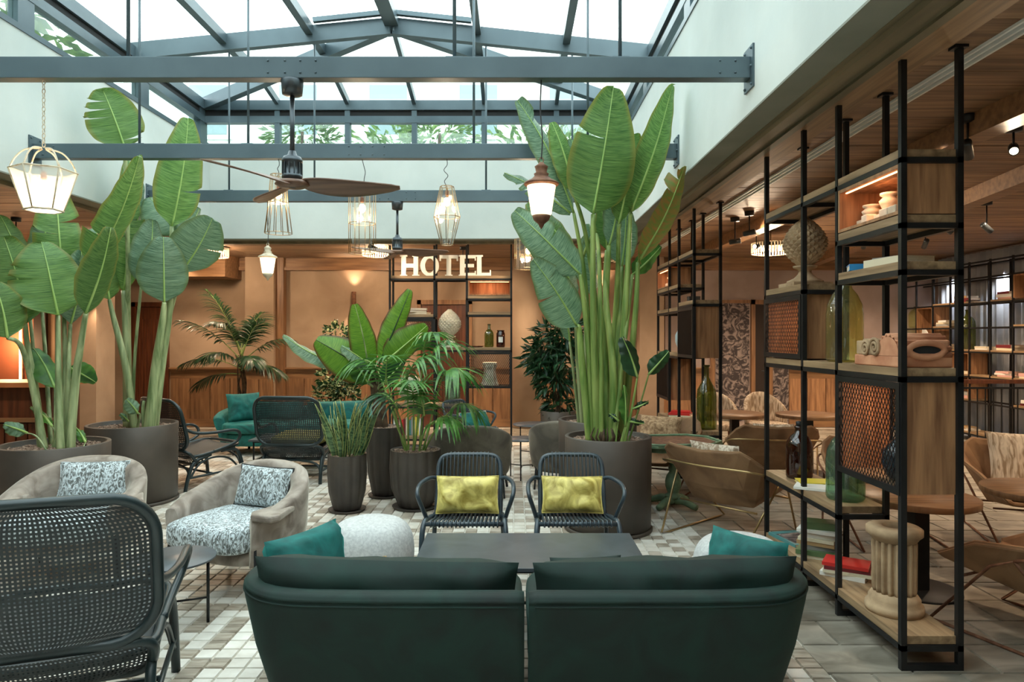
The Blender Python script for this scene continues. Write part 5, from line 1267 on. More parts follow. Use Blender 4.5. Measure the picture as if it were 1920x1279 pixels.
L2 = bop('potted_bird_of_paradise', 'tall broad-leaved plant with torn upper leaf in the second large planter from the left', 249, 6.68, .405, .755, [
    ((234, 278), (192, 168), 92, dict(face=10, db=-.35, dt=-.45, tears=[(1, .55), (1, .68), (1, .8), (-1, .15)], shape=.55)),
    ((322, 425), (352, 222), 84, dict(face=16, tears=[(-1, .35)], bend=.04, peak=.62)),
    ((340, 510), (398, 408), 96, dict(face=22, mt='leaf_b', db=.1, dt=.0, tears=[(-1, .5)])),
    ((308, 567), (306, 444), 88, dict(face=6, db=-.1, dt=-.15, mt='leaf_b')),
    ((265, 532), (288, 412), 64, dict(face=24, mt='leaf_b', tipcurl=.1)),
    ((232, 545), (236, 300), 66, dict(face=30, db=.05, dt=.1, mt='leaf', tears=[(1, .4), (-1, .55)])),
    ((205, 562), (184, 466), 60, dict(face=22, db=-.1, dt=-.1)),
    ((222, 540), (214, 440), 50, dict(face=40, db=.3, dt=.3, mt='leaf_b')),
    ((330, 440), (280, 372), 80, dict(face=30, db=.3, dt=.4, mt='leaf_b')),
    ((240, 480), (262, 330), 46, dict(face=50, db=.3, dt=.3, mt='leaf_b')),
    ((330, 470), (372, 390), 56, dict(face=40, db=.35, dt=.5, mt='leaf_b')),
    ((258, 775), (236, 748), 26, dict(face=20, db=-.25, dt=-.35, mt='leaf_b')),
    ((240, 790), (226, 776), 12, dict(face=20, db=-.2, dt=-.3, mt='leaf_b')),
], [
    ([(252, 800, -.05), (236, 690, -.1), (214, 600, -.1), (205, 562, -.1)], 20, 8), ([(240, 796, .02), (237, 650, .05), (232, 545, .05)], 22, 11), ([(243, 796, .1), (240, 600, .1), (240, 480, -.1), (234, 278, -.35)], 14, 8),
    ([(248, 796, .1), (252, 680, .1), (265, 532, 0)], 9, 6), ([(280, 800, -.05), (292, 690, -.05), (305, 600, -.08), (308, 567, -.1)], 27, 9), ([(288, 800, .02), (304, 680, 0), (318, 580, 0), (322, 425)], 22, 9),
    ([(286, 800, .08), (306, 650, .1), (340, 510, .1)], 12, 7), ([(290, 800, .1), (312, 640, .2), (330, 440, .3)], 10, 7), ([(256, 798, -.15), (262, 780, -.2), (258, 775, -.25)], 6, 4), ([(270, 800, -.02), (268, 770, -.02), (270, 752)], 9, 7)], m='pot')
# right hero planter
R1 = bop('potted_bird_of_paradise', 'very tall broad-leaved plant in the big round planter right of centre', 1140, 5.72, .36, .775, [
    ((1112, 402), (1150, 164), 122, dict(face=4, tears=[(1, .60)], bend=.03, peak=.62, shape=.60, db=-.2, dt=-.35, seed=4)),
    ((1182, 400), (1258, 160), 72, dict(face=24, dt=-.2, tears=[(1, .12)], peak=.60, fold=.35)),
    ((1076, 400), (968, 190), 52, dict(face=38, mt='leaf_b', db=.0, dt=-.1, tears=[(-1, .8)], fold=.3)),
    ((1075, 360), (1034, 230), 46, dict(face=20, db=-.1, dt=-.15)),
    ((1060, 350), (1072, 262), 50, dict(face=35, mt='leaf_b', db=-.05, dt=-.1)),
    ((1070, 400), (945, 326), 34, dict(face=45, mt='leaf_b', db=.1, dt=.2, tears=[(1, .6), (1, .7)], side=.0)),
    ((1196, 492), (1281, 310), 62, dict(face=35, mt='leaf_dry', db=.0, dt=-.25, tears=[(1, .75), (1, .85)])),
    ((1088, 515), (964, 396), 74, dict(face=22, mt='leaf_b', db=-.15, dt=-.2, tears=[(-1, .5)])),
    ((1086, 500), (990, 380), 60, dict(face=36, mt='leaf', db=.1, dt=.2)),
    ((1082, 612), (998, 486), 82, dict(face=14, mt='leaf_b', db=-.1, dt=-.25, tears=[(-1, .7), (1, .5)], peak=.6)),
    ((1186, 515), (1238, 462), 40, dict(face=30, mt='leaf_pal', db=.1, dt=.1)),
    ((1160, 420), (1186, 252), 56, dict(face=30, db=-.05, dt=-.1, tears=[(-1, .5)])),
    ((1166, 500), (1172, 380), 64, dict(face=25, db=.2, dt=.25, mt='leaf_b')),
    ((1138, 470), (1124, 382), 36, dict(face=40, db=.1, dt=.1)),
    ((1142, 460), (1160, 330), 48, dict(face=40, db=.0, dt=-.05, mt='leaf_b')),
    ((1112, 560), (1102, 420), 52, dict(face=50, db=.3, dt=.3, mt='leaf_b')),
    ((1195, 708), (1166, 632), 38, dict(face=30, mt='leaf_dk', db=-.2, dt=-.2)),
    ((1216, 702), (1254, 658), 30, dict(face=20, mt='leaf_dk', db=-.1, dt=-.1)),
    ((1172, 800), (1168, 722), 22, dict(face=50, mt='leaf_pal', db=-.2, dt=-.2)),
    ((1186, 766), (1216, 752), 12, dict(face=30, mt='leaf_dk', db=-.2, dt=-.2)), ((1180, 790), (1208, 794), 12, dict(face=30, mt='leaf_dk', db=-.2, dt=-.2)),
    ((1160, 790), (1142, 776), 12, dict(face=30, mt='leaf_dk', db=-.2, dt=-.2)),
], [
    ([(1122, 815, -.1), (1116, 700, -.15), (1112, 560, -.2), (1112, 402, -.2)], 17, 8), ([(1160, 815, 0), (1166, 680), (1176, 520), (1182, 400)], 19, 7),
    ([(1112, 815, 0), (1106, 680), (1096, 520), (1076, 400)], 14, 6), ([(1166, 815, .05), (1180, 700, .05), (1192, 580), (1196, 492)], 16, 7),
    ([(1106, 815, -.05), (1092, 690, -.1), (1086, 620, -.1), (1082, 612, -.1)], 15, 8), ([(1110, 815, -.05), (1104, 660, -.1), (1094, 560, -.15), (1088, 515, -.15)], 13, 7),
    ([(1130, 815, .05), (1126, 650, .1), (1100, 450, 0), (1075, 360, -.1)], 12, 6), ([(1136, 815, .1), (1150, 650, .15), (1158, 520, .1), (1160, 420, -.05)], 14, 7),
    ([(1146, 815, -.1), (1150, 700, -.1), (1136, 560, 0), (1138, 470, .1)], 17, 8), ([(1152, 815, 0), (1160, 650, .1), (1166, 500, .2)], 18, 8), ([(1140, 815, -.05), (1134, 640, .05), (1142, 460, .0)], 17, 8),
    ([(1118, 815, .1), (1110, 680, .2), (1112, 560, .3)], 14, 8), ([(1150, 815, -.15), (1170, 650, -.05), (1186, 515, .1)], 12, 6), ([(1128, 815, -.15), (1126, 600, -.15), (1118, 440, 0), (1086, 500, .1)], 10, 5),
    ([(1170, 812, -.2), (1186, 760, -.2), (1195, 708, -.2)], 6, 3), ([(1176, 815, -.15), (1200, 760, -.12), (1216, 702, -.1)], 4, 2.5), ([(1168, 815, -.2), (1172, 808, -.2), (1172, 800, -.2)], 7, 4), ([(1164, 818, -.22), (1178, 790, -.2), (1186, 766, -.2)], 3, 2), ([(1162, 818, -.22), (1172, 800, -.2), (1180, 790, -.2)], 3, 2), ([(1154, 818, -.22), (1158, 800, -.2), (1160, 790, -.2)], 3, 2),
], sm='stalk_y', mt='leaf', sw=1.3)
g = G(); rr_ = random.Random(3)
for k in range(16):
    a = rr_.uniform(0, 6.28); q = rr_.uniform(.02, .09)
    g.tube([(q * math.cos(a) - .04, q * math.sin(a) - .12, .71), ((q + .05) * math.cos(a) - .04, (q + .05) * math.sin(a) - .12, .79), ((q + .02) * math.cos(a) - .04, (q + .02) * math.sin(a) - .12, .86)], lambda t_: .016 * (1 - t_ * .8), 5)
obj('fibrous_stump', g, 'trunk', R1, kind='stuff')
R2 = bop('potted_bird_of_paradise', 'broad-leaved plant in the round planter just behind the big one', 1120, 6.50, .37, .82, [
    ((1078, 560), (1040, 470), 60, dict(face=40, mt='leaf_b')), ((1100, 540), (1110, 430), 60, dict(face=40, mt='leaf_b')), ((1068, 640), (1048, 560), 30, dict(face=50, mt='leaf_b')),
], [([(1092, 785), (1084, 700), (1078, 560)], 13, 6), ([(1100, 785), (1098, 650), (1100, 540)], 13, 6), ([(1086, 785), (1078, 720), (1068, 640)], 9, 5)], m='pot')

def frond(t, base, d0, L, n=26, ll=.32, droop=.5, m='leaf_dk', wleaf=.018, spread=62, stem=.3, curl=.5, rng=random, rm='stalk_y'):
    """pinnate palm frond: rachis from base along d0, bending to the ground"""
    o = t.location; b = Vector(base) - o; d = Vector(d0).normalized()
    P = [b]; dd = d.copy(); N = 18
    for i in range(N):
        dd = (dd + Vector((0, 0, -1)) * droop / N * (.3 + 1.6 * i / N)).normalized(); P.append(P[-1] + dd * L / N)
    g = G(); V = G()
    g.tube(P, lambda q: .008 * (1 - q * .85) + .001, 6)
    fr_ = obj('frond_stem', g, rm, t)
    for k in range(n):
        q = stem + (1 - stem) * (k + .5) / n; a = q * N; i = min(int(a), N - 1); f = a - i
        p = P[i].lerp(P[i + 1], f); ax = (P[i + 1] - P[i]).normalized(); sd = ax.cross(Vector((0, 0, 1)))
        sd = sd.normalized() if sd.length > .05 else Vector((1, 0, 0)); up = sd.cross(ax)
        l = ll * math.sin(math.pi * min(.97, (q - stem) / (1 - stem) * .8 + .18)) ** .6
        for s_ in (-1, 1):
            an = R(spread * (1 - .55 * q) + rng.uniform(-5, 5)); dv = (ax * math.cos(an) + sd * s_ * math.sin(an) + up * rng.uniform(.05, .35)).normalized()
            wv = ax.cross(dv).cross(dv).normalized(); q0 = p.copy(); pts = []
            for j in range(5):
                w = wleaf * (.5, 1, .9, .6, .02)[j]; pts += [q0 - wv * w / 2, q0 + wv * w / 2]
                dv = (dv + Vector((0, 0, -1)) * curl / 4).normalized(); q0 = q0 + dv * l / 4
            V.add(pts, [(2 * j, 2 * j + 1, 2 * j + 3, 2 * j + 2) for j in range(4)], True)
    obj('frond', V, m, t)
rp = random.Random(21)
# kentia palm behind the teal sofa
t = thing('potted_palm', 'dark green feathery palm in a pot behind the teal sofa', 'potted plant', (wx(458, 10.9), 10.9, 0)); planter(t, .22, .42, .19)
c0 = Vector((t.location.x, 10.9, .36))
for k in range(6): stalk(t, [c0 + Vector((rp.uniform(-.07, .07), rp.uniform(-.05, .05), 0)), c0 + Vector((rp.uniform(-.1, .1), 0, .5)), c0 + Vector((-.05 + rp.uniform(-.12, .12), rp.uniform(-.05, .05), .95))], .018, .009, 'trunk')
for (dx, dz, L, dr, dy) in ((-.75, 1.0, 1.15, .9, -.3), (-.6, 1.5, 1.2, .8, .1), (.35, 1.0, .9, 1.3, -.2), (.75, .8, .95, 1.1, .1), (-.9, .45, 1.0, 1.0, 0), (.85, .35, .8, 1.1, -.3), (-.1, 1.2, 1.0, 1.4, -.7), (.2, 1.3, .9, 1.0, .5), (-.4, .7, .8, 1.3, -.8), (.5, .6, .8, 1.3, -.7), (-.9, .1, .8, .9, .1), (-.2, 1.0, .8, 1.3, .6)):
    frond(t, c0 + Vector((-.05, 0, .62 + .25 * max(0, dz))), (dx, dy, dz), L, 30, .40, dr, 'leaf_dk', .026, curl=1.1, rng=rp)
# fluted pots
x = wx(652, 6.32)
t = thing('potted_snake_plant', 'snake plant with yellow-edged sword leaves in the smallest fluted pot', 'potted plant', (x, 6.3, 0)); planter(t, .175, .52, .15, 'pot_d', 12, True)
for k in range(34):
    a = rp.uniform(0, 6.28); q = .11 * math.sqrt(rp.random()); H = rp.uniform(.28, .62); w = rp.uniform(.042, .062)
    b = Vector((q * math.cos(a), q * math.sin(a), .46)); lean = rp.uniform(.05, .36); d = Vector((math.cos(a) * lean, math.sin(a) * lean, 1)).normalized()
    s = d.cross(Vector((math.cos(a + 1.3), math.sin(a + 1.3), 0))).normalized(); nn = s.cross(d); tw = rp.uniform(-.6, .6)
    V = []; E = []
    for i in range(9):
        f = i / 8; ww = w / 2 * (.62 + .38 * math.sin(math.pi * min(1, f * 1.2))) * (1 - f ** 5); s2 = s * math.cos(tw * f) + nn * math.sin(tw * f)
        c = b + d * H * f + nn * .03 * math.sin(f * 3) + Vector((math.cos(a), math.sin(a), 0)) * .05 * f * f
        V += [c - s2 * ww, c + nn * ww * .3, c + s2 * ww]
    F = []
    for i in range(8): F += [(3 * i, 3 * i + 1, 3 * i + 4, 3 * i + 3), (3 * i + 1, 3 * i + 2, 3 * i + 5, 3 * i + 4)]
    lf = obj('leaf', G().add(V, F, True), 'snake', t)
    obj('leaf_edge', G().tube([V[3 * i] for i in range(9)] + [V[3 * i + 2] for i in range(8, -1, -1)], .0016, 4), 'snake_e', lf)
x = wx(720, 6.85)
t = thing('potted_banana', 'banana plant with bronze-edged leaves in the tall fluted pot', 'potted plant', (x, 6.88, 0)); planter(t, .175, .70, .145, 'pot_d', 12, True)
for pts, r0, r1 in ((((712, 790), (704, 740), (700, 700)), .055, .04), (((722, 790), (716, 750), (712, 690)), .04, .03)):
    P = [W(p[0], p[1], 6.88) for p in pts]; P[0].z = .64; stalk(t, P, r0, r1, 'trunk', 'trunk')
for b, tp, w, kw in (((700, 705), (592, 638), 76, dict(face=10, mt='leaf_red', bend=.12, rb='leaf_dk')), ((692, 705), (664, 570), 52, dict(face=15, mt='leaf_red', rb='stalk')), ((712, 680), (768, 543), 46, dict(face=22, mt='leaf_red', rb='leaf_dk')),
                     ((668, 692), (532, 626), 40, dict(face=50, mt='leaf_b', bend=-.08)), ((720, 680), (800, 610), 60, dict(face=20, mt='leaf_red')), ((700, 690), (640, 650), 40, dict(face=40, mt='leaf_b')),
                     ((716, 720), (760, 668), 46, dict(face=35, mt='leaf_dk')), ((690, 720), (656, 672), 40, dict(face=40, mt='leaf_pal'))):
    broad_leaf(t, W(b[0], b[1], 6.8), W(tp[0], tp[1], 6.75 + (.2 if tp[0] > 700 else -.1)), w * 6.8 / FPX, seed=b[0] + tp[0], **kw)
    stalk(t, [W(708, 735, 6.88), W((b[0] + 706) / 2, (b[1] + 728) / 2, 6.84), W(b[0], b[1], 6.8)], .014, .009, 'trunk' if kw.get('rb') else 'stalk')
x = wx(779, 6.42)
t = thing('potted_palm', 'bright green fan-fronded palm in the wide fluted pot', 'potted plant', (x, 6.42, 0)); planter(t, .235, .545, .19, 'pot_d', 14, True)
def fan(tp, cen, d, L, m='leaf_pal', n=15, a0=-20, a1=200, roll=0, w=.03, dr=1.25, dd=0):
    n = 13; w *= .72
    am = R((a0 + a1) / 2); b_ = W(cen[0], cen[1], d)
    return frond(tp, b_ - Vector((math.cos(am), 0, math.sin(am))) * .05, (math.cos(am), rp.uniform(-.5, .3), math.sin(am) + .25), L * .8, 12, L * 1.0, 1.9, m, w * 1.3, 64, .04, 1.5, rp)
    """palm fan seen nearly face on: folded leaflets spreading from one point"""
    o = tp.location; c = W(cen[0], cen[1], d) - o; g = G()
    for k in range(n):
        a = R(a0 + (a1 - a0) * k / (n - 1) + rp.uniform(-4, 4)); l = L * (.7 + .3 * math.sin(math.pi * k / (n - 1))) * rp.uniform(.85, 1.1)
        dv = Vector((math.cos(a), rp.uniform(-.35, .35) + dd, math.sin(a))).normalized(); wv = dv.cross(Vector((rp.uniform(-.2, .2), 1, .2))).normalized(); p = c.copy(); nn = wv.cross(dv)
        V = []
        for j in range(7):
            ww = w * (.35, .9, 1, .9, .7, .4, .03)[j]; V += [p - wv * ww / 2, p + nn * ww * .25, p + wv * ww / 2]
            dv = (dv + Vector((0, 0, -1)) * dr / 6 * (j / 3)).normalized(); p = p + dv * l / 6
        g.add(V, [q for j in range(6) for q in ((3 * j, 3 * j + 1, 3 * j + 4, 3 * j + 3), (3 * j + 1, 3 * j + 2, 3 * j + 5, 3 * j + 4))], True)
    obj('frond', g, m, tp)
for cen, foot, L, a0, a1, d, w in (((764, 706), 766, .55, -25, 150, 6.3, .034), ((800, 690), 772, .62, 5, 130, 6.55, .036), ((828, 712), 790, .55, -30, 140, 6.35, .04), ((724, 712), 762, .50, -30, 200, 6.45, .026), ((818, 790), 784, .42, -30, 110, 6.2, .032), ((740, 760), 764, .42, 40, 210, 6.2, .028),
                             ((775, 740), 776, .42, 30, 150, 6.15, .034), ((796, 650), 774, .40, 10, 130, 6.6, .036), ((858, 760), 792, .42, -50, 90, 6.4, .026), ((795, 770), 786, .34, 60, 130, 6.2, .03), ((706, 690), 770, .5, 60, 220, 6.6, .026)):
    fan(t, cen, d, L * .92, 'leaf_pal' if cen[0] != 740 else 'leaf_dk', 15, a0, a1, w=w)
    P = [W(foot, 860, 6.42), W((foot * 2 + cen[0]) / 3, 810, 6.4), W((foot + cen[0] * 2) / 3, (cen[1] + 800) / 2, (6.42 + d) / 2), W(cen[0], cen[1], d)]; P[0].z = .49
    stalk(t, P, .011, .006, 'stalk_y')
# variegated shrub and dark tree-like shrub
def shrub(label, px, d, r, h, stem_z, blobs, leaf, m, w, n, potm='pot', up=.2, lw=.35):
    t = thing('potted_shrub', label, 'potted plant', (wx(px, d), d, 0)); planter(t, r, h, r * .9, potm)
    o = t.location
    for (bx, by, br, sq) in blobs:
        c = W(bx, by, d) - o; rad = br * d / FPX
        g = foliage(int(n * (rad / .3) ** 2), rad, leaf, rp, (1, .8, sq), lw, up=up, hollow=.35); g.xf(Matrix.Translation(c))
        obj('foliage', g, m, t, kind='stuff')
        stalk(t, [o + Vector((rp.uniform(-.03, .03), 0, h - .06)), o + Vector((c.x * .4, 0, (h + c.z) / 2)), o + c], .016, .006, 'trunk', 'stem')
    return t
shrub('cream-variegated bushy shrub behind the snake plant', 628, 10.6, .2, .45, .6, [(632, 712, 34, 1.0), (612, 742, 24, .9), (650, 690, 28, .9), (630, 625, 20, 1.0), (648, 740, 26, .9)], .11, 'varie', .5, 330, lw=.5)
shrub('dark glossy-leaved shrub in a brown planter left of the big planter', 1046, 9.3, .24, .60, .7, [(1040, 640, 38, 1.0), (1022, 672, 34, .9), (1060, 680, 40, .9), (1036, 712, 34, .8), (1064, 625, 28, .9), (1050, 760, 26, .7), (1010, 655, 20, .7)], .20, 'leaf_dk', .3, 230, up=-.5, lw=.24)
# ------------------------------------------------------------------ lamps and fans
def fan_(label, px, d, ztop, zhub, r, angs, rc=1.0):
    x = wx(px, d); t = thing('ceiling_fan', label, 'fan', (x, d, zhub))
    H = ztop - zhub
    obj('canopy', G().lathe([(.062, H), (.065, H - .01), (.058, H - .085), (.045, H - .09), (.01, H - .095)], 28), 'fanmetal', t)
    obj('rod', G().tube([(0, 0, .16), (0, 0, H - .085)], .014, 12), 'fanmetal', t)
    obj('motor', G().lathe([(.02, .20), (.028, .175), (.05, .165), (.055, .155), (.06, .145), (.06, .135), (.053, .13), (.053, .06), (.06, .055), (.06, .04), (.045, .03), (.03, .0), (.02, -.02)], 28), 'fanmetal', t)
    for k in range(12):
        a = 2 * math.pi * k / 12
        obj('vent_fin', G().box(.052, -.003, .062, .06, .003, .128, Matrix.Rotation(a, 4, 'Z')), 'fanmetal', t)
    obj('hub', G().lathe([(.001, .03), (.09, .02), (.1, .0), (.07, -.015), (.001, -.02)], 28), 'fanwood', t)
    for a in angs:
        def f(u, v):
            q = .05 + (r - .05) * u; w = .030 + .065 * math.sin(math.pi * min(1, u * 1.02) ** .8) ** .8 * (1 if u < .97 else .8); w = max(.02, w * (1 - max(0, u - .93) * 6))
            y = (v - .5) * 2 * w + .035 * math.sin(u * math.pi); tw = -R(24) * (1 - u * .5)
            return Vector((q, y * math.cos(tw), y * math.sin(tw) * 1.0 + .01 - .012 * u))
        g = G().grid(f, 24, 6); g.xf(Matrix.Rotation(R(a), 4, 'Z'))
        obj('blade', g, 'fanwood', t, thick=.008)
    return t
fan_('large wooden three-blade ceiling fan hanging from the nearest steel beam', 548, 4.04, 3.12, 2.50, .63, (6, 126, 246))
fan_('smaller looking wooden ceiling fan hanging from the farthest steel beam left of the letters', 745, 7.68, 3.12, 2.55, .60, (-12, 108, 228))

def wirepts(g, P, r=.0028, closed=False): g.tube(P, r, 5, closed=closed)
def ring(r, z, n=6, ph=0): return [(r * math.cos(2 * math.pi * (k + ph) / n), r * math.sin(2 * math.pi * (k + ph) / n), z) for k in range(n)]
def bulb(t, z, s=1, power=18):
    obj('lamp_holder', G().lathe([(.014, z + .05), (.016, z + .06), (.016, z + .09), (.006, z + .10)], 12), 'rust', t)
    obj('bulb', G().sphere((0, 0, z), .03 * s, 14, (1, 1, 1.25)), 'bulb', t)
    light('POINT', (0, 0, z - .06), power, (1, .80, .58), .04, name='bulb_light', parent=t)
def cord(t, z0, z1, wob=.03, seed=0):
    r_ = random.Random(seed); P = [(r_.uniform(-wob, wob) * (0 < k < 5), 0, z0 + (z1 - z0) * k / 5) for k in range(6)]
    obj('cord', G().tube(crom(P, 5), .003, 6), 'cordl', t)
def lant_frame(t, levels, n, m='wire', r=.003, ph=0):
    g = G()
    for (rr2, z) in levels: wirepts(g, ring(rr2, z, n, ph), r, True)
    for k in range(n):
        a = 2 * math.pi * (k + ph) / n
        wirepts(g, [(rr2 * math.cos(a), rr2 * math.sin(a), z) for rr2, z in levels], r)
    return obj('wire_frame', g, m, t)
def panes(t, levels, n, m, ph=0, k_=.985):
    g = G()
    for (r0, z0), (r1, z1) in zip(levels[:-1], levels[1:]):
        a = ring(r0 * k_, z0, n, ph); b = ring(r1 * k_, z1, n, ph)
        for k in range(n): obj('glass_panel', G().add([a[k], a[(k + 1) % n], b[(k + 1) % n], b[k]], [(0, 1, 2, 3)]), m, t)
# white hexagonal lantern on a chain, nearest beam
M['frost_pane'] = glass_mat('seeded_glass_pane', (250, 248, 240), rough=.25, alpha=.45, gloss=.4)
t = thing('hexagonal_lantern', 'glowing white hexagonal lantern hanging on a chain from the nearest beam at far left', 'lantern', W(82, 320, 4.04)); H0 = 3.12 - t.location.z
lv = [(.172, .0), (.098, -.235)]
lant_frame(t, lv, 6, 'cream_metal', .005, .5); panes(t, lv, 6, 'frost_pane', .5)
obj('base_rim', G().tube(ring(.098, -.235, 6, .5), .007, 6, closed=True), 'cream_metal', t)
g = G()
for k in range(6):
    a = 2 * math.pi * (k + .5) / 6; g.tube(crom([(.165 * math.cos(a), .165 * math.sin(a), 0), (.14 * math.cos(a), .14 * math.sin(a), .06), (.09 * math.cos(a), .09 * math.sin(a), .115), (.02 * math.cos(a), .02 * math.sin(a), .13)], 4), .005, 6)
obj('crown_arms', g, 'cream_metal', t)
n = int((H0 - .13) / .026)
for k in range(n):
    z = .14 + (k + .5) * (H0 - .14) / n; h = (H0 - .14) / n * .78
    P = [(.009 * math.cos(a), 0, z + h * .72 * math.sin(a)) for a in [2 * math.pi * j / 10 for j in range(10)]]
    if k % 2: P = [(0, p[0], p[2]) for p in P]
    obj('chain_link', G().tube(P, .0028, 5, closed=True), 'cream_metal', t)
bulb(t, -.10, 1.1, 7)
# wire lanterns on the middle beam
def wire_lantern(px, pytop, d, label, lv, glass, n, bz, cat='lantern', name='wire_lantern', p=6, seed=0, ztop=3.12):
    t = thing(name, label, cat, W(px, pytop, d)); lant_frame(t, lv, n)
    if glass: panes(t, glass, n, 'g_clear')
    bulb(t, bz, 1, p); obj('socket_rod', G().tube([(0, 0, bz + .1), (0, 0, .0)], .006, 8), 'wire', t)
    g = G()
    for k in range(3):
        a = 2 * math.pi * k / 3; wirepts(g, [(lv[0][0] * math.cos(a), lv[0][0] * math.sin(a), 0), (0, 0, .004)], .0025)
    obj('spider', g, 'wire', t)
    cord(t, .0, ztop - t.location.z, .03, seed)
    return t
wire_lantern(522, 328, 5.84, 'flared wire lantern partly behind the blade of the near fan', [(.065, 0), (.082, -.24), (.115, -.50)], [(.062, 0), (.08, -.24)], 12, -.17, seed=3)
wire_lantern(679, 360, 5.84, 'cylindrical wire lantern in the middle of the middle beam', [(.115, 0), (.115, -.27), (.115, -.525)], [(.085, -.01), (.085, -.52)], 8, -.14, seed=5)
wire_lantern(838, 350, 5.84, 'diamond-shaped wire lantern right of the cylindrical one', [(.058, 0), (.112, -.26), (.052, -.50)], [(.056, 0), (.110, -.26), (.050, -.50)], 8, -.13, seed=7)
t = wire_lantern(990, 449, 7.68, 'drum lantern with glass rods half hidden by the large leaves', [(.15, 0), (.15, -.33)], [(.14, 0), (.14, -.33)], 14, -.13, seed=9)
# classic lanterns
def classic(px, py, d, label, s, ztop, m, chain=False, p=8):
    t = thing('classic_lantern', label, 'lantern', W(px, py, d)); H0 = ztop - t.location.z
    q = lambda L: [(r * s, z * s) for r, z in L]
    obj('cap', G().lathe(q([(.1, -.055), (.105, -.048), (.10, -.04), (.06, -.02), (.04, .0), (.045, .012), (.032, .02), (.036, .045), (.04, .055), (.02, .07), (.012, .08)]), 28), m, t)
    obj('glass_shade', G().lathe(q([(.052, -.235), (.06, -.225), (.085, -.06)]), 28), 'frost_lit', t)
    obj('finial', G().lathe(q([(.001, -.315), (.012, -.30), (.018, -.285), (.045, -.262), (.05, -.25), (.055, -.235)]), 24), m, t)
    obj('ring', G().tube([(.012 * math.cos(a), 0, s * .09 + .02 * math.sin(a)) for a in [2 * math.pi * j / 12 for j in range(12)]], .003, 5, closed=True), m, t)
    obj('cord', G().tube(crom([(0, 0, s * .10), (.006, 0, H0 * .4), (-.006, 0, H0 * .7), (0, 0, H0)], 5), .004, 6), 'cordl', t)
    light('POINT', (0, 0, -.15 * s), p, (1, .74, .48), .12, name='bulb_light', parent=t)
classic(1015, 330, 4.04, 'bronze-capped lantern with frosted glowing shade hanging before the big plant', 1.0, 3.12, 'rust')
classic(502, 474, 7.68, 'cream-capped lantern with glowing shade below the flared wire lantern', 1.0, 3.12, 'cream_metal')
# drum chandeliers and spots of the low ceiling
def drum(loc, label, r=.24, h=.14):
    t = thing('drum_chandelier', label, 'ceiling lamp', loc)
    H0 = 2.999 - loc[2]
    obj('rose', G().lathe([(.06, H0), (.06, H0 - .02), (.01, H0 - .03)], 20), 'wire', t); obj('stem', G().tube([(0, 0, H0 - .02), (0, 0, h)], .007, 6), 'wire', t)
    obj('rings', G().tube(ring(r, h, 40), .004, 5, closed=True).tube(ring(r, 0, 40), .004, 5, closed=True), 'wire', t, kind='stuff')
    me = G().box(-.009, -.003, 0, .009, .003, h).mesh('glass_rod', M['frost_pane'])
    for k in range(40):
        a = 2 * math.pi * k / 40; o = obj('glass_rod', me, None, t, loc=(r * math.cos(a), r * math.sin(a), 0)); o.rotation_euler = (0, 0, a + math.pi / 2)
    obj('plate', G().lathe([(.001, h), (r, h)], 32), 'wire', t)
    for k in range(3):
        a = 2 * math.pi * k / 3; obj('bulb', G().sphere((r * .5 * math.cos(a), r * .5 * math.sin(a), h * .5), .028, 10), 'bulb', t)
    light('POINT', (0, 0, -.04), 40, (1, .74, .5), .1, name='bulb_light', parent=t)
drum(W(708, 480, 10.8), 'glass-rod drum chandelier left of the letters under the low ceiling')
drum(W(1445, 476, 8.9), 'glass-rod drum chandelier on the plank ceiling between the shelving units')
drum(W(1945, 312, 6.0), 'glass-rod drum chandelier cut by the right edge of the picture')
drum(W(398, 482, 10.6), 'glass-rod drum chandelier behind the leaves of the second planter')
def spot(loc, aim, label, lit=True, p=30, Lr=.13):
    t = thing('ceiling_spot', label, 'spotlight', (loc[0], loc[1], 2.999))
    dz = loc[2] - 2.999
    obj('mount', G().lathe([(.05, 0), (.052, -.005), (.05, -.045), (.01, -.05)], 20), 'black', t); obj('stem', G().tube([(0, 0, -.04), (0, 0, dz)], .007, 8), 'black', t)
    a = Vector(aim).normalized(); q = a.to_track_quat('Z', 'Y').to_matrix().to_4x4()
    obj('head', G().lathe([(.028, -Lr * .5), (.03, -Lr * .4), (.03, Lr * .5), (.025, Lr * .5), (.024, Lr * .4)], 20, m=q).xf(Matrix.Translation((0, 0, dz - .02))), 'fanmetal', t)
    c = Vector((0, 0, dz - .02)) + a * (Lr * .42)
    obj('lens', G().lathe([(.001, 0), (.0235, 0)], 16, m=q).xf(Matrix.Translation(c)), 'bulb_s', t)
    l = light('SPOT', c + a * .03, p, (1, .78, .54), .03, name='spot_beam', spot=75, blend=.7, parent=t); l.rotation_euler = a.to_track_quat('-Z', 'Y').to_euler()
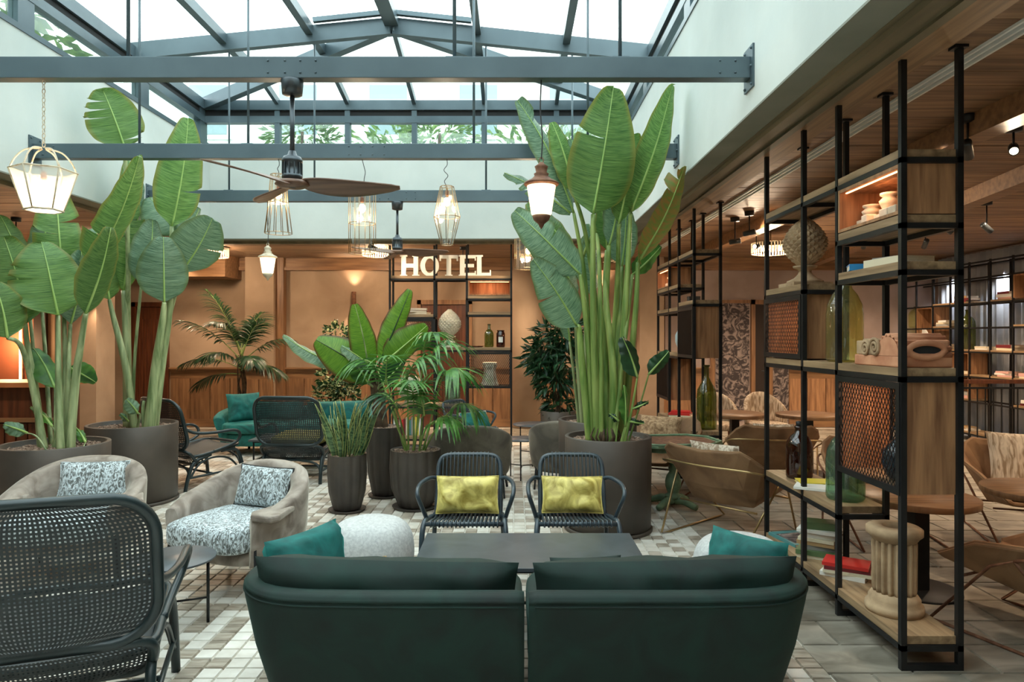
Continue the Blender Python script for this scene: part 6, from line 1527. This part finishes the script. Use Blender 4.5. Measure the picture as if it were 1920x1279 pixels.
SP = [((wx(1880, 4.6), 4.5, 2.86), (-.5, -.75, -.45), 'lit ceiling spotlight at upper right, beaming like a star'),
      ((wx(1795, 4.4), 4.3, 2.80), (.5, .6, -.6), 'ceiling spotlight right of the near shelving unit, pointing away'),
      ((wx(1712, 6.2), 6.2, 2.82), (-.2, .8, -.5), 'ceiling spotlight just left of the near display box'),
      ((wx(1620, 8.3), 8.3, 2.75), (.3, .8, -.6), 'ceiling spotlight seen through the shelf above the blue book'),
      ((wx(1735, 8.2), 8.2, 2.74), (.2, .8, -.6), 'ceiling spotlight seen above the thick cream book'),
      ((wx(1775, 7.0), 7.0, 2.73), (.75, -.1, -.6), 'tilted grey ceiling spotlight before the far right bookcase'),
      ((wx(1850, 7.0), 7.0, 2.74), (.75, .2, -.5), 'ceiling spotlight nearest the far right bookcase top'),
      ((wx(1378, 8.0), 8.0, 2.74), (.85, -.4, .1), 'leftmost of three spotlights near the second shelving unit'),
      ((wx(1405, 7.6), 7.6, 2.78), (.85, -.5, .15), 'middle of three spotlights near the second shelving unit'),
      ((wx(1418, 8.6), 8.6, 2.76), (-.6, -.7, -.1), 'rightmost of three spotlights near the second shelving unit'),
      ((wx(30, 8.0), 8.0, 2.80), (.6, -.6, -.5), 'star-bright ceiling spotlight above the bar at far left'),
      ((wx(868, 10.6), 10.6, 2.8), (.3, .8, -.5), 'small ceiling spotlight behind the letters')]
for a in SP: spot(*a)
spot((-1.95, 9.46, 2.86), (.75, .5, -.35), 'added ceiling spotlight brightening the letters from their left', p=22)  # extra spot put in to brighten the letters
spot((.12, 9.46, 2.86), (-.75, .5, -.35), 'added ceiling spotlight brightening the letters from their right', p=22)  # second added spot, lifting the letters from the other side
def sconce(loc, label):
    t = thing('wall_sconce', label, 'wall lamp', loc)
    obj('body', G().lathe([(.035, -.12), (.04, -.11), (.04, .11), (.035, .12)], 20, c=(0, -.06, 0)), 'rust', t)
    obj('bracket', G().box(-.02, -.03, -.04, .02, 0, .04), 'rust', t)
    for s_ in (1, -1):
        l = light('SPOT', (0, -.075, s_ * .13), 26, (1, .72, .46), .03, name='sconce_beam', spot=100, blend=.8, parent=t); l.rotation_euler = (R(180 if s_ > 0 else 0) + R(12) * s_, 0, 0)
sconce((wx(665, 12.19), 12.19, wz(560, 12.19)), 'brown wall sconce glowing up and down left of the rear shelving unit')
sconce((wx(183, 9.54), 9.54, wz(545, 9.54)), 'brown wall sconce on the plaster column at left behind the plants')
sconce((wx(1130, 12.19), 12.19, wz(560, 12.19)), 'brown wall sconce behind the tall plant stems at right of centre')
